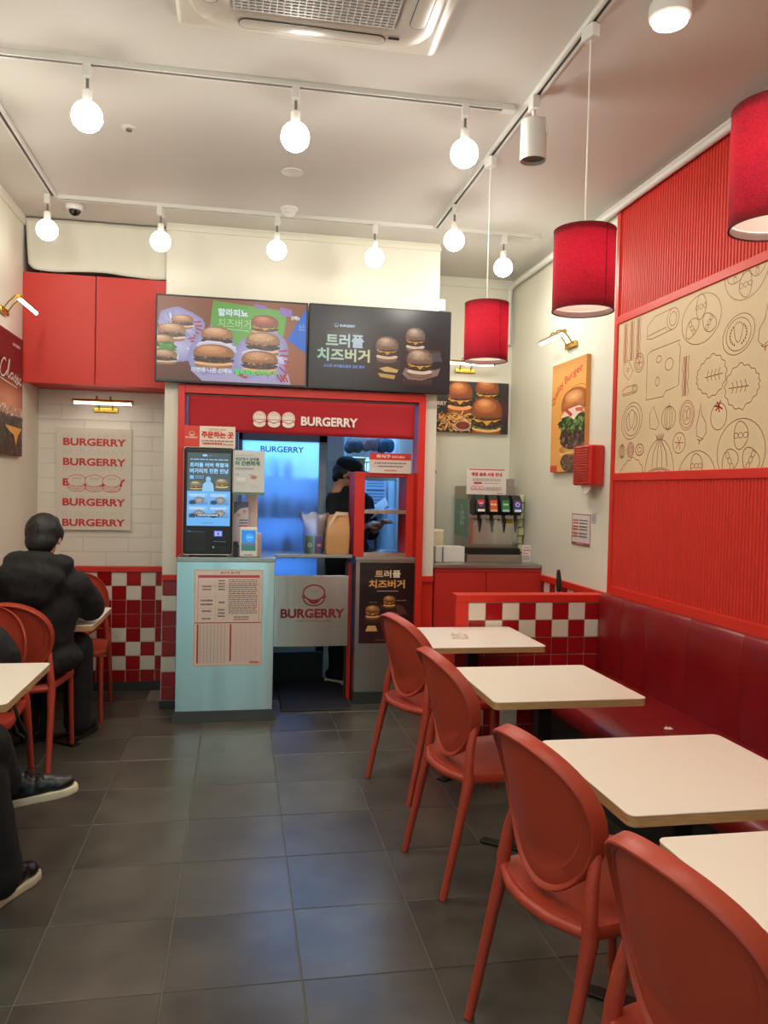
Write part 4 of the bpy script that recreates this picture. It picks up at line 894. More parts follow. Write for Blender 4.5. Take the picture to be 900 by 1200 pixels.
# right counter with poster
t = thing('pickup_counter', 'low steel counter block with a dark burger poster on its front', 'counter', (1.0, 5.5, 0))
B(.787, 5.285, .08, 1.205, 5.70, .975).build('body', M['steeld'], t, bevel=.002)
B(.780, 5.275, .975, 1.212, 5.70, .999).build('worktop', M['steeld'], t, bevel=.002)
MB().box(.779, 5.272, .0, 1.212, 5.70, .08).build('plinth', M['base'], t)
def post(c, w, h):
    c.rect(0, 0, w, h, (50, 22, 26), (20, 18, 20)); c.rect(0, 0, w, .42 * h, (56, 24, 30), (44, 22, 26))
    G = (222, 160, 84); W = (236, 226, 206)
    c.stroke([(.44 * w, .935 * h), (.5 * w, .945 * h), (.56 * w, .935 * h)], .002, (90, 80, 70))
    c.text('트러플', .28 * w, .815 * h, .74 * w, .905 * h, G, .03, c2=W); c.text('치즈버거', .17 * w, .685 * h, .82 * w, .785 * h, G, .03, c2=(226, 170, 96)); c.lines(.32 * w, .70 * w, .635 * h, .655 * h, 1, (170, 160, 150), .6)
    c.lines(.18 * w, .32 * w, .50 * h, .515 * h, 1, (150, 140, 130)); c.lines(.68 * w, .86 * w, .52 * h, .54 * h, 1, (150, 140, 130))
    for x, y, a, b in ((.24, .27, .26, .10), (.56, .43, .36, .10), (.62, .2, .3, .06)):
        c.rect((x - a / 2) * w, (y - b / 2) * h, (x + a / 2) * w, (y + b / 2) * h, (38, 20, 20), (80, 48, 36))
    c.poly([(.68 * w, .46 * h), (.8 * w, .46 * h), (.88 * w, .36 * h), (.7 * w, .35 * h)], (84, 56, 46))
    c.burger(.545 * w, .515 * h, .23 * w, bun=(150, 96, 56), hi=(214, 160, 104), seeds=30, h=1.0); c.burger(.245 * w, .385 * h, .27 * w, bun=(150, 96, 56), hi=(214, 160, 104), seeds=30, h=1.0); c.burger(.60 * w, .29 * h, .31 * w, bun=(150, 96, 56), hi=(214, 160, 104), seeds=40, h=1.0)
    c.poly([(.12 * w, .15 * h), (.16 * w, .22 * h), (.3 * w, .22 * h), (.34 * w, .15 * h)], (210, 160, 96)); c.lines(.3 * w, .7 * w, .03 * h, .05 * h, 1, (120, 100, 96))
sheet('counter_poster', 'dark burger poster with gold characters on the front of the steel counter', .812, .412, 1.192, .962, 5.2815, post, m='gloss', cat='poster')
# gate and flap
t = thing('service_gate', 'swinging steel gate panel with red burger emblem between the counters', 'gate', (.5, 5.33, .4))
B(.238, 5.33, .387, .744, 5.345, .868).build('panel', M['steel'], t, bevel=.002)
MB().tube([(.735, 5.352, .03), (.735, 5.352, .99)], .007, 10).build('hinge_bar', M['dark'], t, smooth=True)
c = Canvas(.506, .481); RR = (134, 26, 36)
c.logo(.272, .338, .165, RR, .009)
c.text('BURGERRY', .050, .193, .482, .256, RR, .035); c.text('QUALITY BURGER & FRIES', .155, .166, .39, .178, (150, 70, 70), 0)
c.build('lettering', M['gloss'], t, (.238, 5.33, .387), X_, Z_)
t = thing('counter_flap', 'narrow steel flap shelf across the gate opening holding a paper bag', 'shelf', (.5, 5.45, .99)); B(.234, 5.30, .99, .762, 5.56, 1.012).build('shelf_board', M['steeld'], t, bevel=.002)
MB().box(.36, 5.5, .97, .40, 5.54, .99).build('hinge', M['grey'], t); MB().box(.236, 5.44, .95, .25, 5.5, .99).build('bracket', M['grey'], t)
tag(B(.735, 5.40, 0, .775, 5.44, .95).build('gate_post', M['redpaint'], bevel=.002), 'red upright post beside the gate under the counter', 'post')
m_ = MB(); m_.add([(.29, 5.14, .004), (.755, 5.14, .004), (.775, 5.90, .004), (.30, 5.90, .004), (.295, 5.145, .014), (.75, 5.145, .014), (.77, 5.895, .014), (.305, 5.895, .014)], [(3, 2, 1, 0), (4, 5, 6, 7), (0, 1, 5, 4), (1, 2, 6, 5), (2, 3, 7, 6), (3, 0, 4, 7)])
tag(m_.build('door_mat', M['mat']), 'dark rubber mat on the floor under the service gate', 'mat')
# return shelf
t = thing('return_shelf', 'red open shelf unit with two steel shelves at the service window end', 'shelf unit', (.98, 5.5, 1.0))
MB().box(.775, 5.34, 1.0, .845, 5.62, 1.575).box(1.135, 5.34, 1.0, 1.188, 5.62, 1.575).box(.845, 5.34, 1.545, 1.135, 5.62, 1.575).build('frame', M['redpaint'], t, bevel=.002)
for z in (1.292, 1.000): B(.845, 5.342, z, 1.135, 5.62, z + .026).build('shelf', M['steel'], t)
def ret(c, w, h):
    c.rect(0, 0, w, h, (220, 208, 196)); c.rect(0, .66 * h, w, h, (206, 52, 40)); c.text('퇴식구', .17 * w, .75 * h, .50 * w, .93 * h, (240, 226, 214), .03); c.text('RETURN', .54 * w, .77 * h, .84 * w, .87 * h, (240, 226, 214), .02)
    c.lines(.12 * w, .88 * w, .44 * h, .56 * h, 1, (120, 100, 96)); c.lines(.2 * w, .8 * w, .28 * h, .40 * h, 1, (120, 100, 96)); c.text('BURGERRY', .36 * w, .1 * h, .68 * w, .18 * h, (206, 60, 48), .02)
sheet('return_sign', 'small red and white tray return sign on top of the shelf unit', .868, 1.57, 1.158, 1.706, 5.325, ret, cat='sign')

# ================================================================== KITCHEN BEHIND
struct(MB().box(-.6, 7.6, -.05, 1.4, 7.7, ZC).build('wall_kitchen_back', M['kwall']))
struct(B(-.47, YA + .1, -.05, -.37, 7.7, ZC).build('wall_kitchen_left', M['kwall'])); struct(B(1.30, YD + .1, -.05, 1.40, 7.7, ZC).build('wall_kitchen_right', M['kwall']))
struct(B(-.6, YP + .14, 2.72, 1.4, 7.7, 2.8).build('ceiling_kitchen', M['kwall']))
kw = struct(MB().box(.648, 6.06, 0, .79, 6.18, 2.72).box(-.48, 6.0, 0, -.01, 6.12, 2.72).build('wall_kitchen_pier', M['kwall']))
for r in range(9):
    for (a, b, yy) in ((.650, .788, 6.06), (-.16, -.012, 6.0)):
        o = wall_piece('tile', kw, a, 0, b, .2, 0, M['kwall'], t=.004, g=.0012); o.location = (a, yy, .26 + r * .2)
t = thing('glass_door_fridge', 'tall upright fridge with a lit frosted glass door inside the kitchen', 'fridge', (.32, 6.2, 0))
fx0, fx1 = -.008, .646
MB().box(fx0, 5.97, 0, fx0 + .03, 6.55, 1.95).box(fx1 - .03, 5.97, 0, fx1, 6.55, 1.95).box(fx0, 6.50, 0, fx1, 6.55, 1.95).box(fx0, 5.97, 1.88, fx1, 6.55, 1.95).box(fx0, 5.97, .16, fx1, 6.5, .22).build('cabinet', M['kwall'], t)
B(fx0, 5.96, 0, fx1, 5.99, .22).build('base_panel', M['black'], t)
MB().box(fx0, 5.93, .23, fx0 + .028, 5.965, 1.90).box(fx1 - .06, 5.93, .23, fx1, 5.965, 1.90).box(fx0, 5.93, 1.80, fx1, 5.965, 1.90).box(fx0, 5.93, .23, fx1, 5.965, .29).build('door_frame', M['fridge'], t, bevel=.002)
B(fx0 + .028, 5.945, .29, fx1 - .06, 5.949, 1.80).build('glass_door', M['frost'], t)
c = Canvas(.33, .06); c.text('BURGERRY', 0, .006, .32, .050, (40, 66, 120), .02); c.build('lettering', M['print'], t, (.152, 5.9445, 1.712), X_, Z_)
for z in (.60, .92, 1.22, 1.52): B(fx0 + .03, 6.0, z, fx1 - .03, 6.48, z + .012).build('shelf', M['white'], t)
rd = random.Random(4); cols = [('teal', .22), ('cyan', .2), ('green', .2), ('white', .22), ('brown', .17), ('blue', .18), ('white', .2), ('cyan', .24)]
M['brown'] = mat('brown_sauce', (120, 84, 60), .5)
for zi, z in enumerate((.612, .932, 1.232, 1.532)):
    for k in range(6):
        cn, hh = rd.choice(cols); x = fx0 + .085 + k * .095; h_ = hh * rd.uniform(.8, 1.05)
        o = MB().lathe([(.034, z), (.036, z + .01), (.036, z + h_ * .65), (.014, z + h_ * .85), (.014, z + h_)], c=(x, 6.05 + rd.uniform(0, .1), 0), n=14).build('bottle', M[cn], smooth=True)
        tag(o, 'blurred bottle standing behind the frosted glass of the kitchen fridge', 'bottle', 'bottles in the glass door fridge')
area('fridge_light', (.32, 6.10, 1.87), .5, .2, 12, (.26, .52, 1.0)); area('fridge_light', (.32, 6.48, 1.0), .5, 1.4, 4.5, (.14, .38, 1.0), (radians(90), 0, 0))
# kitchen equipment behind the shelf and worker
t = thing('prep_table', 'steel kitchen prep table behind the worker', 'table', (1.05, 7.2, 0))
B(.60, 6.95, .86, 1.295, 7.55, .90).build('top', M['steeld'], t)
for x in (.63, 1.26):
    for y in (6.99, 7.5): B(x - .02, y - .02, 0, x + .02, y + .02, .86).build('leg', M['steeld'], t)
tag(MB().rings([[(x, y, z) for x, y in rrect(1.08, 7.25, a, b, .03)] for z, a, b in ((1.45, .22, .25), (1.5, .22, .25), (1.75, .10, .12), (2.7, .10, .12))]).build('exhaust_hood', M['steeld']), 'steel exhaust hood over the kitchen prep table', 'hood')
t = thing('tall_freezer', 'pale steel freezer cabinet standing at the kitchen back wall', 'freezer', (.84, 7.3, 0)); B(.60, 7.2, .9, .85, 7.58, 1.75).build('body', M['kwall'], t, bevel=.01); B(.62, 7.19, 1.62, .83, 7.2, 1.72).build('control_panel', M['kdark'], t); B(.62, 7.17, 1.0, .64, 7.2, 1.5).build('handle', M['grey'], t)
def kn(c, w, h):
    c.rect(0, 0, w, h, (190, 205, 225)); c.lines(.1 * w, .9 * w, .55 * h, .92 * h, 5, (120, 134, 160)); c.rect(.08 * w, .45 * h, .92 * w, .5 * h, (90, 100, 130)); c.lines(.1 * w, .9 * w, .08 * h, .42 * h, 4, (120, 134, 160))
sheet('kitchen_notice', 'white notice sheet hanging in the kitchen, seen through the red shelf', 1.09, 1.30, 1.28, 1.62, 6.9, kn)
tag(MB().tube([(1.06, 6.92, 1.7), (1.29, 6.92, 1.7)], .006, 8).box(1.10, 6.903, 1.6, 1.105, 6.925, 1.7).box(1.26, 6.903, 1.6, 1.265, 6.925, 1.7).build('hanging_rail', M['grey']), 'thin steel rail holding the kitchen notice sheet', 'rail')
for i, (x, z, cm) in enumerate(((.93, 1.83, 'kdark'), (1.07, 1.85, 'brown'), (1.2, 1.84, 'kdark'))):
    m_ = MB().ball((x, 6.55, z), .068, .045, .05).ball((x - .03, 6.55, z - .03), .05, .04, .05).ball((x + .035, 6.54, z - .015), .045, .04, .06)
    o = m_.build('hanging_pouch', mat('pouch_%d' % i, [(50, 50, 62), (120, 84, 92), (40, 60, 84)][i], .6))
    for md in (('r', 'REMESH'), ('s', 'SMOOTH')):
        q = o.modifiers.new(*md)
        if md[0] == 'r': q.mode = 'VOXEL'; q.voxel_size = .01; q.use_smooth_shade = True
        else: q.iterations = 3
    tag(o, ['dark pouch hanging above the worker in the kitchen', 'brownish pouch hanging over the return sign', 'dark blue pouch hanging at the kitchen end of the window'][i], 'pouch')
tag(MB().tube([(.82, 6.55, 1.92), (1.30, 6.55, 1.92)], .008, 8).build('pouch_rail', M['grey'], smooth=True), 'steel rail with dark pouches above the kitchen', 'rail')
t = thing('carton', 'brown carton on the kitchen shelf beside the worker cap', 'carton', (.95, 6.4, 1.6)); B(.90, 6.35, 1.56, 1.00, 6.45, 1.70).build('box', M['kraft'], t); B(.89, 6.345, 1.70, 1.01, 6.455, 1.712).build('lid', M['yellow'], t)
struct(B(.84, 6.3, 1.535, 1.30, 6.6, 1.56).build('trim_kitchen_shelf', M['steeld']))
t = thing('kitchen_tablet', 'tilted tablet on a stand held at the prep area behind the red shelf', 'tablet', (1.05, 5.95, 1.3))
m_ = MB(); m_.add([(.93, 5.92, 1.20), (1.12, 5.92, 1.34), (1.12, 6.06, 1.40), (.93, 6.06, 1.26), (.93, 5.925, 1.188), (1.12, 5.925, 1.328), (1.12, 6.065, 1.388), (.93, 6.065, 1.248)], [(0, 1, 2, 3), (7, 6, 5, 4), (0, 4, 5, 1), (1, 5, 6, 2), (2, 6, 7, 3), (3, 7, 4, 0)]); m_.build('panel', M['kwall'], t)
MB().tube([(1.03, 6.0, 1.25), (1.05, 6.02, .9)], .012, 8).build('stand', M['grey'], t, smooth=True)
tag(B(1.02, 6.15, .86, 1.295, 6.6, .9).build('kitchen_worktop', M['steeld']), 'steel worktop inside the kitchen behind the pickup counter', 'worktop')
tag(MB().lathe([(.0, .905), (.04, .905), (.085, .96), (.088, .962), (.086, .964), (.04, .915), (0, .912)], c=(1.15, 6.3, 0), n=24).build('mixing_bowl', M['steeld'], smooth=True), 'small steel bowl on the worktop seen through the red shelf', 'bowl')
# cans, bag of drinks, paper bag
CY = 5.40
def can(x, y, m_, lab, w='print'):
    t = thing('drink_can', lab, 'can', (x, y, 1.012)); r = .028
    MB().lathe([(.022, 1.012), (r, 1.018), (r, 1.122), (.023, 1.132)], c=(x, y, 0), n=24).build('body', m_, t, smooth=True)
    MB().lathe([(.024, 1.131), (.024, 1.134), (.021, 1.134), (.021, 1.130), (0, 1.130)], c=(x, y, 0), n=24).build('rim', M['steeld'], t, smooth=True)
    MB().tube([(x - .006, y, 1.1325), (x + .008, y, 1.1325)], .003, 6).build('tab', M['steeld'], t)
    return t
a = can(.478, CY, M['green'], 'green drink can with pale round badge on the steel flap'); b_ = can(.542, CY, M['blue'], 'blue drink can beside the green can on the steel flap')
for (tt, x, c1, c2) in ((a, .478, (190, 210, 180), (30, 90, 50)), (b_, .542, (200, 60, 60), (230, 230, 240))):
    c = Canvas(.036, .04); c.ell(.018, .02, .015, .016, c1); c.ell(.018, .02, .010, .008, c2); c.rect(.004, .018, .032, .021, (235, 235, 240)); c.build('badge', M['print'], tt, (x - .018, CY - .0285, 1.05), X_, Z_)
m_ = MB(); rr = []
for k, (z, a1, b1) in enumerate(((1.013, .066, .045), (1.05, .07, .05), (1.12, .075, .052), (1.18, .075, .045), (1.22, .085, .03), (1.26, .095, .02), (1.285, .105, .012))):
    rr.append([(.508 + a1 * cos(2 * pi * i / 28) * (1 + .05 * sin(5 * i + k)), CY + b1 * sin(2 * pi * i / 28) * (1 + .08 * sin(7 * i + 2 * k)), z + (.012 * sin(i * 1.3) if k > 4 else 0)) for i in range(28)])
m_.rings(rr, cap=False); tag(m_.build('plastic_bag', M['bagfilm'], smooth=True), 'clear crumpled plastic bag around the two drink cans', 'bag')
t = thing('paper_bag', 'brown kraft paper takeaway bag with folded top on the steel flap', 'paper bag', (.66, CY, 1.012))
m_ = MB(); rr = []
for k, (z, a1, b1, sh) in enumerate(((1.0125, .078, .05, 0), (1.06, .082, .053, 0), (1.12, .082, .05, .002), (1.18, .08, .04, .004), (1.225, .076, .022, .006), (1.255, .072, .010, .008), (1.285, .066, .007, .012))):
    base = rrect(.665 + sh, CY, a1, b1, min(.012, b1 * .8), 3); rr.append([(x + .002 * sin(i * 2.1 + k), y + .004 * sin(i * 1.7 + k * 2), z + (.012 * (x - .665) / .08 if k > 3 else 0)) for i, (x, y) in enumerate(base)])
m_.rings(rr).build('bag', M['kraft'], t, smooth=True)
m_ = MB(); m_.add([(.590, CY - .03, 1.16), (.605, CY - .038, 1.22), (.655, CY - .016, 1.30), (.74, CY - .012, 1.295), (.735, CY - .008, 1.275), (.66, CY - .02, 1.272), (.615, CY - .04, 1.19)], [(0, 1, 6), (1, 2, 5, 6), (2, 3, 4, 5)]); m_.build('folded_flap', mat('pale_kraft', (214, 190, 160), .7), t, mods=[solid(.002)])
# ================================================================== DRINKS NICHE
t = thing('drinks_counter', 'red two-door cabinet with steel top under the drinks dispenser', 'cabinet', (1.72, 5.65, 0))
B(1.336, 5.318, .05, 2.108, 6.04, .925).build('body', M['redcab'], t); B(1.34, 5.36, 0, 2.10, 6.0, .05).build('plinth', M['base'], t)
B(1.338, 5.300, .055, 1.706, 5.317, .895).build('door', M['redcab'], t, bevel=.002); B(1.711, 5.300, .055, 2.106, 5.317, .895).build('door', M['redcab'], t, bevel=.002)
B(1.336, 5.300, .899, 2.108, 5.318, .923).build('top_rail', M['redcab'], t); B(1.326, 5.288, .925, 2.112, 6.045, .950).build('worktop', M['steeld'], t, bevel=.002)
t = thing('drinks_dispenser', 'steel four-tap drinks dispenser with black valves on the red cabinet', 'drinks dispenser', (1.84, 5.8, .95))
M['dsteel'] = mat('dispenser_steel', (168, 160, 150), .3, metal=.85, noise=.03, scale=6, stretch=(1, 1, .1))
B(1.665, 5.62, .97, 2.045, 6.0, 1.40).build('housing', M['dsteel'], t, bevel=.003); B(1.66, 5.66, 1.40, 2.035, 6.0, 1.5).build('ice_hopper', M['dsteel'], t, bevel=.004)
B(1.668, 5.612, 1.07, 2.042, 5.621, 1.26).build('splash_panel', M['steel'], t); B(1.655, 5.56, 1.262, 2.05, 5.62, 1.29).build('valve_rail', M['steeld'], t, bevel=.003)
B(1.62, 5.48, .951, 2.03, 5.62, 1.005).build('drip_tray', M['dsteel'], t, bevel=.003); B(1.63, 5.486, 1.005, 2.02, 5.62, 1.05).build('tray_grid', M['black'], t)
for x in (1.69, 2.02): B(x - .012, 5.8, .95, x + .012, 5.83, .972).build('foot', M['black'], t)
cols_ = [((196, 60, 60), (236, 226, 226)), ((214, 84, 40), (230, 160, 120)), ((40, 124, 70), (150, 196, 170)), ((50, 60, 150), (210, 216, 236))]
for k, x in enumerate((1.725, 1.82, 1.912, 2.003)):
    v = MB().rings([[(x - .033, 5.54, 1.29), (x + .033, 5.54, 1.29), (x + .033, 5.64, 1.29), (x - .033, 5.64, 1.29)], [(x - .035, 5.505, 1.315), (x + .035, 5.505, 1.315), (x + .035, 5.64, 1.315), (x - .035, 5.64, 1.315)],
                    [(x - .035, 5.525, 1.40), (x + .035, 5.525, 1.40), (x + .035, 5.64, 1.40), (x - .035, 5.64, 1.40)], [(x - .032, 5.565, 1.437), (x + .032, 5.565, 1.437), (x + .032, 5.64, 1.437), (x - .032, 5.64, 1.437)]]).build('valve', M['dark'], t, bevel=.004)
    MB().lathe([(.010, 1.245), (.014, 1.262), (.014, 1.30)], c=(x, 5.56, 0), n=12).build('nozzle', M['black'], v, smooth=True)
    MB().rings([[(x + .022, 5.603, 1.16), (x + .026, 5.603, 1.16), (x + .026, 5.608, 1.16), (x + .022, 5.608, 1.16)], [(x + .014, 5.580, 1.262), (x + .032, 5.580, 1.262), (x + .032, 5.608, 1.262), (x + .014, 5.608, 1.262)]]).build('lever', M['dark'] if k in (0, 2) else M['grey'], v)
    c = Canvas(.052, .085); a, b_ = cols_[k]; c.rect(0, .018, .052, .085, a); c.rect(.0, 0, .052, .017, b_)
    if k == 0: c.rect(0, .018, .052, .062, (30, 26, 30)); c.ell(.026, .052, .017, .016, (214, 60, 60)); c.ell(.026, .048, .015, .008, (60, 80, 170)); c.rect(.01, .058, .042, .063, (240, 240, 240))
    if k == 1: c.text('Mirinda', .005, .045, .047, .062, (250, 230, 200), .02)
    if k == 2: c.text('Sprite', .006, .042, .046, .064, (225, 240, 225), .02)
    if k == 3: c.ell(.026, .055, .017, .017, (230, 230, 240)); c.ell(.026, .06, .013, .007, (200, 60, 70)); c.ell(.026, .049, .013, .006, (60, 80, 180))
    c.build('label', M['gloss'], v, (x - .026, 5.5045, 1.316), X_, (0, .229, .973), gap=.0012)
B(1.672, 5.53, 1.285, 1.688, 5.62, 1.40).build('side_cover', M['kdark'], t, bevel=.003)
c = Canvas(.36, .28); c.rect(0, 0, .36, .28, (62, 128, 112)); c.text('Sprite', .12, .03, .22, .25, (216, 232, 222), .0, fn=lambda u, v: (.36 * (v / .28) * .0 + .06 + (u - .12) * 1.0 + .1, v), shear=0)
for k in range(5): a = k * 1.3; c.stroke([(.18, .14), (.18 + .13 * cos(a), .14 + .12 * sin(a))], .004, (190, 216, 206))
c.build('side_label', M['gloss'], t, (1.665, 6.0, 1.12), (0, -1, 0), Z_)
c = Canvas(.09, .055); c.rect(0, 0, .09, .055, (226, 186, 40)); c.lines(.01, .08, .01, .045, 3, (150, 120, 30)); c.build('caution_label', M['print'], t, (1.915, 5.612, 1.225), X_, Z_)
for x in (1.70, 1.80):
    c = Canvas(.028, .065); c.rect(0, 0, .028, .065, (214, 206, 200)); c.lines(.004, .024, .008, .058, 4, (150, 140, 136)); c.build('tap_label', M['print'], t, (x, 5.612, 1.215), X_, Z_)
def dn(c, w, h):
    c.rect(0, 0, w, h, (226, 214, 208)); c.rect(.05 * w, .93 * h, .95 * w, .97 * h, (190, 44, 44)); c.text('매장 음료 사용 안내', .12 * w, .70 * h, .88 * w, .84 * h, (196, 48, 44), .05); c.lines(.15 * w, .85 * w, .5 * h, .62 * h, 2, (150, 130, 126)); c.rect(.18 * w, .40 * h, .38 * w, .47 * h, (196, 48, 44)); c.lines(.42 * w, .8 * w, .41 * h, .46 * h, 1, (150, 130, 126))
    for k in range(3): c.oval((.16 + k * .11) * w, .24 * h, .055 * w, .07 * h, .003, (200, 90, 84)); c.stroke([((.11 + k * .11) * w, .21 * h), ((.21 + k * .11) * w, .21 * h)], .003, (200, 90, 84))
    c.lines(.47 * w, .88 * w, .15 * h, .30 * h, 3, (170, 150, 146)); c.rect(.75 * w, .05 * h, .9 * w, .07 * h, (200, 90, 84))
sheet('drinks_notice', 'white notice with red heading standing on top of the drinks dispenser', 1.652, 1.50, 1.958, 1.632, 5.67, lambda c, w, h: None)
bpy.data.objects.remove(bpy.data.objects['drinks_notice'].children[0]); [bpy.data.objects.remove(x) for x in list(bpy.data.objects['drinks_notice'].children)]; bpy.data.objects.remove(bpy.data.objects['drinks_notice'])
sheet('drinks_notice', 'white notice with red heading standing over the dispenser valves', 1.652, 1.438, 1.958, 1.632, 5.650, dn)
t = thing('straw_box', 'square white box with open front side beside the dispenser', 'box', (1.5, 5.5, .95)); B(1.44, 5.46, .951, 1.595, 5.60, 1.062).build('body', M['white'], t, bevel=.003); B(1.385, 5.475, .951, 1.432, 5.60, 1.062).build('side_box', M['white'], t, bevel=.003); B(1.432, 5.49, .952, 1.44, 5.6, 1.05).build('slot', M['grey'], t)
t = thing('napkin_dispenser', 'cream rounded napkin dispenser behind the white straw box', 'dispenser', (1.43, 5.7, .95)); B(1.37, 5.66, .951, 1.50, 5.78, 1.175).build('body', mat('cream_plastic', (222, 212, 180), .45), t, bevel=.02, seg=4); B(1.39, 5.655, 1.0, 1.47, 5.66, 1.02).build('slot', M['grey'], t)
t = thing('counter_card', 'small white card with red print leaning beside the dispenser tray', 'card', (2.075, 5.5, .95)); 
m_ = MB(); B(2.040, 5.50, .951, 2.110, 5.504, 1.075).build('board', M['paper'], t); c = Canvas(.07, .124); c.rect(0, 0, .07, .124, (226, 216, 212)); c.lines(.012, .058, .10, .112, 1, (196, 60, 54)); c.lines(.008, .062, .08, .092, 1, (196, 60, 54), .6); c.lines(.008, .045, .058, .066, 1, (196, 60, 54), .7); c.lines(.008, .06, .015, .05, 4, (160, 150, 146)); c.build('print', M['print'], t, (2.040, 5.50, .951), X_, Z_)
LM = mat('pale_green_card', (206, 200, 160), .6)
for k in range(8):
    z = .951 + k * .062; t2 = MB().rings([[(x, y, z + q) for x, y in rrect(2.078 + .004 * sin(k * 2.2), 5.72 + .01 * cos(k * 3), .026, .075, .015, 3)] for q in (0, .058)]).build('lid_sleeve', LM, smooth=True, bevel=.006)
    tag(t2, 'sleeve of cup lids in the stack beside the dispenser, ' + ['lowest one', 'second from below', 'third from below', 'fourth from below', 'fourth from the top', 'third from the top', 'second from the top', 'topmost one'][k], 'lid sleeve', 'stack of lid sleeves by the drinks dispenser')
tag(B(1.985, 5.70, 1.501, 2.04, 5.76, 1.56).build('spray_tin', M['steeld'], bevel=.004), 'small square steel tin on top of the dispenser corner', 'tin')
t = thing('wall_hook', 'dark chrome wall bracket on the niche wall with a thin hanging cord', 'hook', (1.50, 6.03, 1.6)); MB().tube([(1.49, 6.048, 1.60), (1.49, 5.99, 1.605)], .016, 12).tube([(1.49, 5.99, 1.605), (1.43, 5.985, 1.603)], .008, 8).build('bracket', M['grey'], t, smooth=True); MB().tube([(1.50, 6.0, 1.59), (1.515, 6.03, 1.4), (1.53, 6.04, 1.15)], .003, 6).build('cord', M['white'], t)
# towel dispenser on the right wall
t = thing('towel_dispenser', 'red paper towel dispenser with rippled front on the white wall', 'towel dispenser', (2.06, 4.45, 1.5))
B(2.022, 4.36, 1.508, 2.113, 4.60, 1.748).build('housing', mat('glossy_red_plastic', (196, 34, 28), .22), t, bevel=.012, seg=4)
m_ = MB()
for k in range(15):
    z = 1.522 + k * .0152; m_.tube([(2.019, 4.385 + .03 * 0, z), (2.017, 4.44, z + .004 * sin(k)), (2.017, 4.50, z - .004), (2.017, 4.54, z + .003), (2.019, 4.585, z)], .0045, 6)
m_.build('ripples', mat('red_plastic_ripple', (190, 40, 34), .25), t, smooth=True, kind='stuff')
m_ = MB(); m_.add([(2.05, 4.40, 1.51), (2.055, 4.55, 1.51), (2.05, 4.52, 1.47), (2.04, 4.45, 1.455), (2.045, 4.39, 1.485)], [(0, 1, 2, 3, 4)]); m_.build('towel', M['paper'], t, mods=[solid(.002)])
# notices on the right wall
def side_sheet(name, label, y0, y1, z0, z1, x, th, draw, side=1, cat='poster', m='print', board=None):
    """board on the right wall (side 1, faces -x) or the left wall (side -1, faces +x)"""
    t = thing(name, label, cat, (x, (y0 + y1) / 2, z0)); B(min(x, x + side * th), y0, z0, max(x, x + side * th), y1, z1).build('board', board or M['paper'], t)
    c = Canvas(y1 - y0, z1 - z0); draw(c, y1 - y0, z1 - z0)
    if side == 1: c.build('print', M[m], t, (x, y1, z0), (0, -1, 0), Z_)
    else: c.build('print', M[m], t, (x, y0, z0), (0, 1, 0), Z_)
    return t
def wn_(c, w, h):
    c.rect(0, 0, w, h, (150, 70, 80)); c.rect(.03 * w, .09 * h, .97 * w, .97 * h, (214, 204, 200))
    for v, n in ((.72, 2), (.52, 1), (.30, 3)): c.lines(.07 * w, .36 * w, (v - .07) * h, (v + .10) * h, 2, (196, 70, 64), .6, seed=n); c.rect(.05 * w, (v - .1) * h, .95 * w, (v - .095) * h, (170, 150, 150)); c.lines(.42 * w, .85 * w, (v - .06) * h, (v + .12) * h, 2, (90, 84, 90), .4, seed=n + 4)
    c.lines(.3 * w, .7 * w, .025 * h, .07 * h, 1, (220, 170, 170))
side_sheet('wall_notice', 'small framed white notice with red headings low on the white wall', 4.515, 4.79, 1.135, 1.332, 2.109, .005, wn_, cat='notice')
side_sheet('wall_card', 'tiny plain card beside the framed notice on the white wall', 4.45, 4.51, 1.285, 1.342, 2.112, .002, lambda c, w, h: (c.rect(0, 0, w, h, (196, 190, 190)), c.lines(.01, w - .01, .01, h - .01, 4, (120, 116, 120))), cat='card')
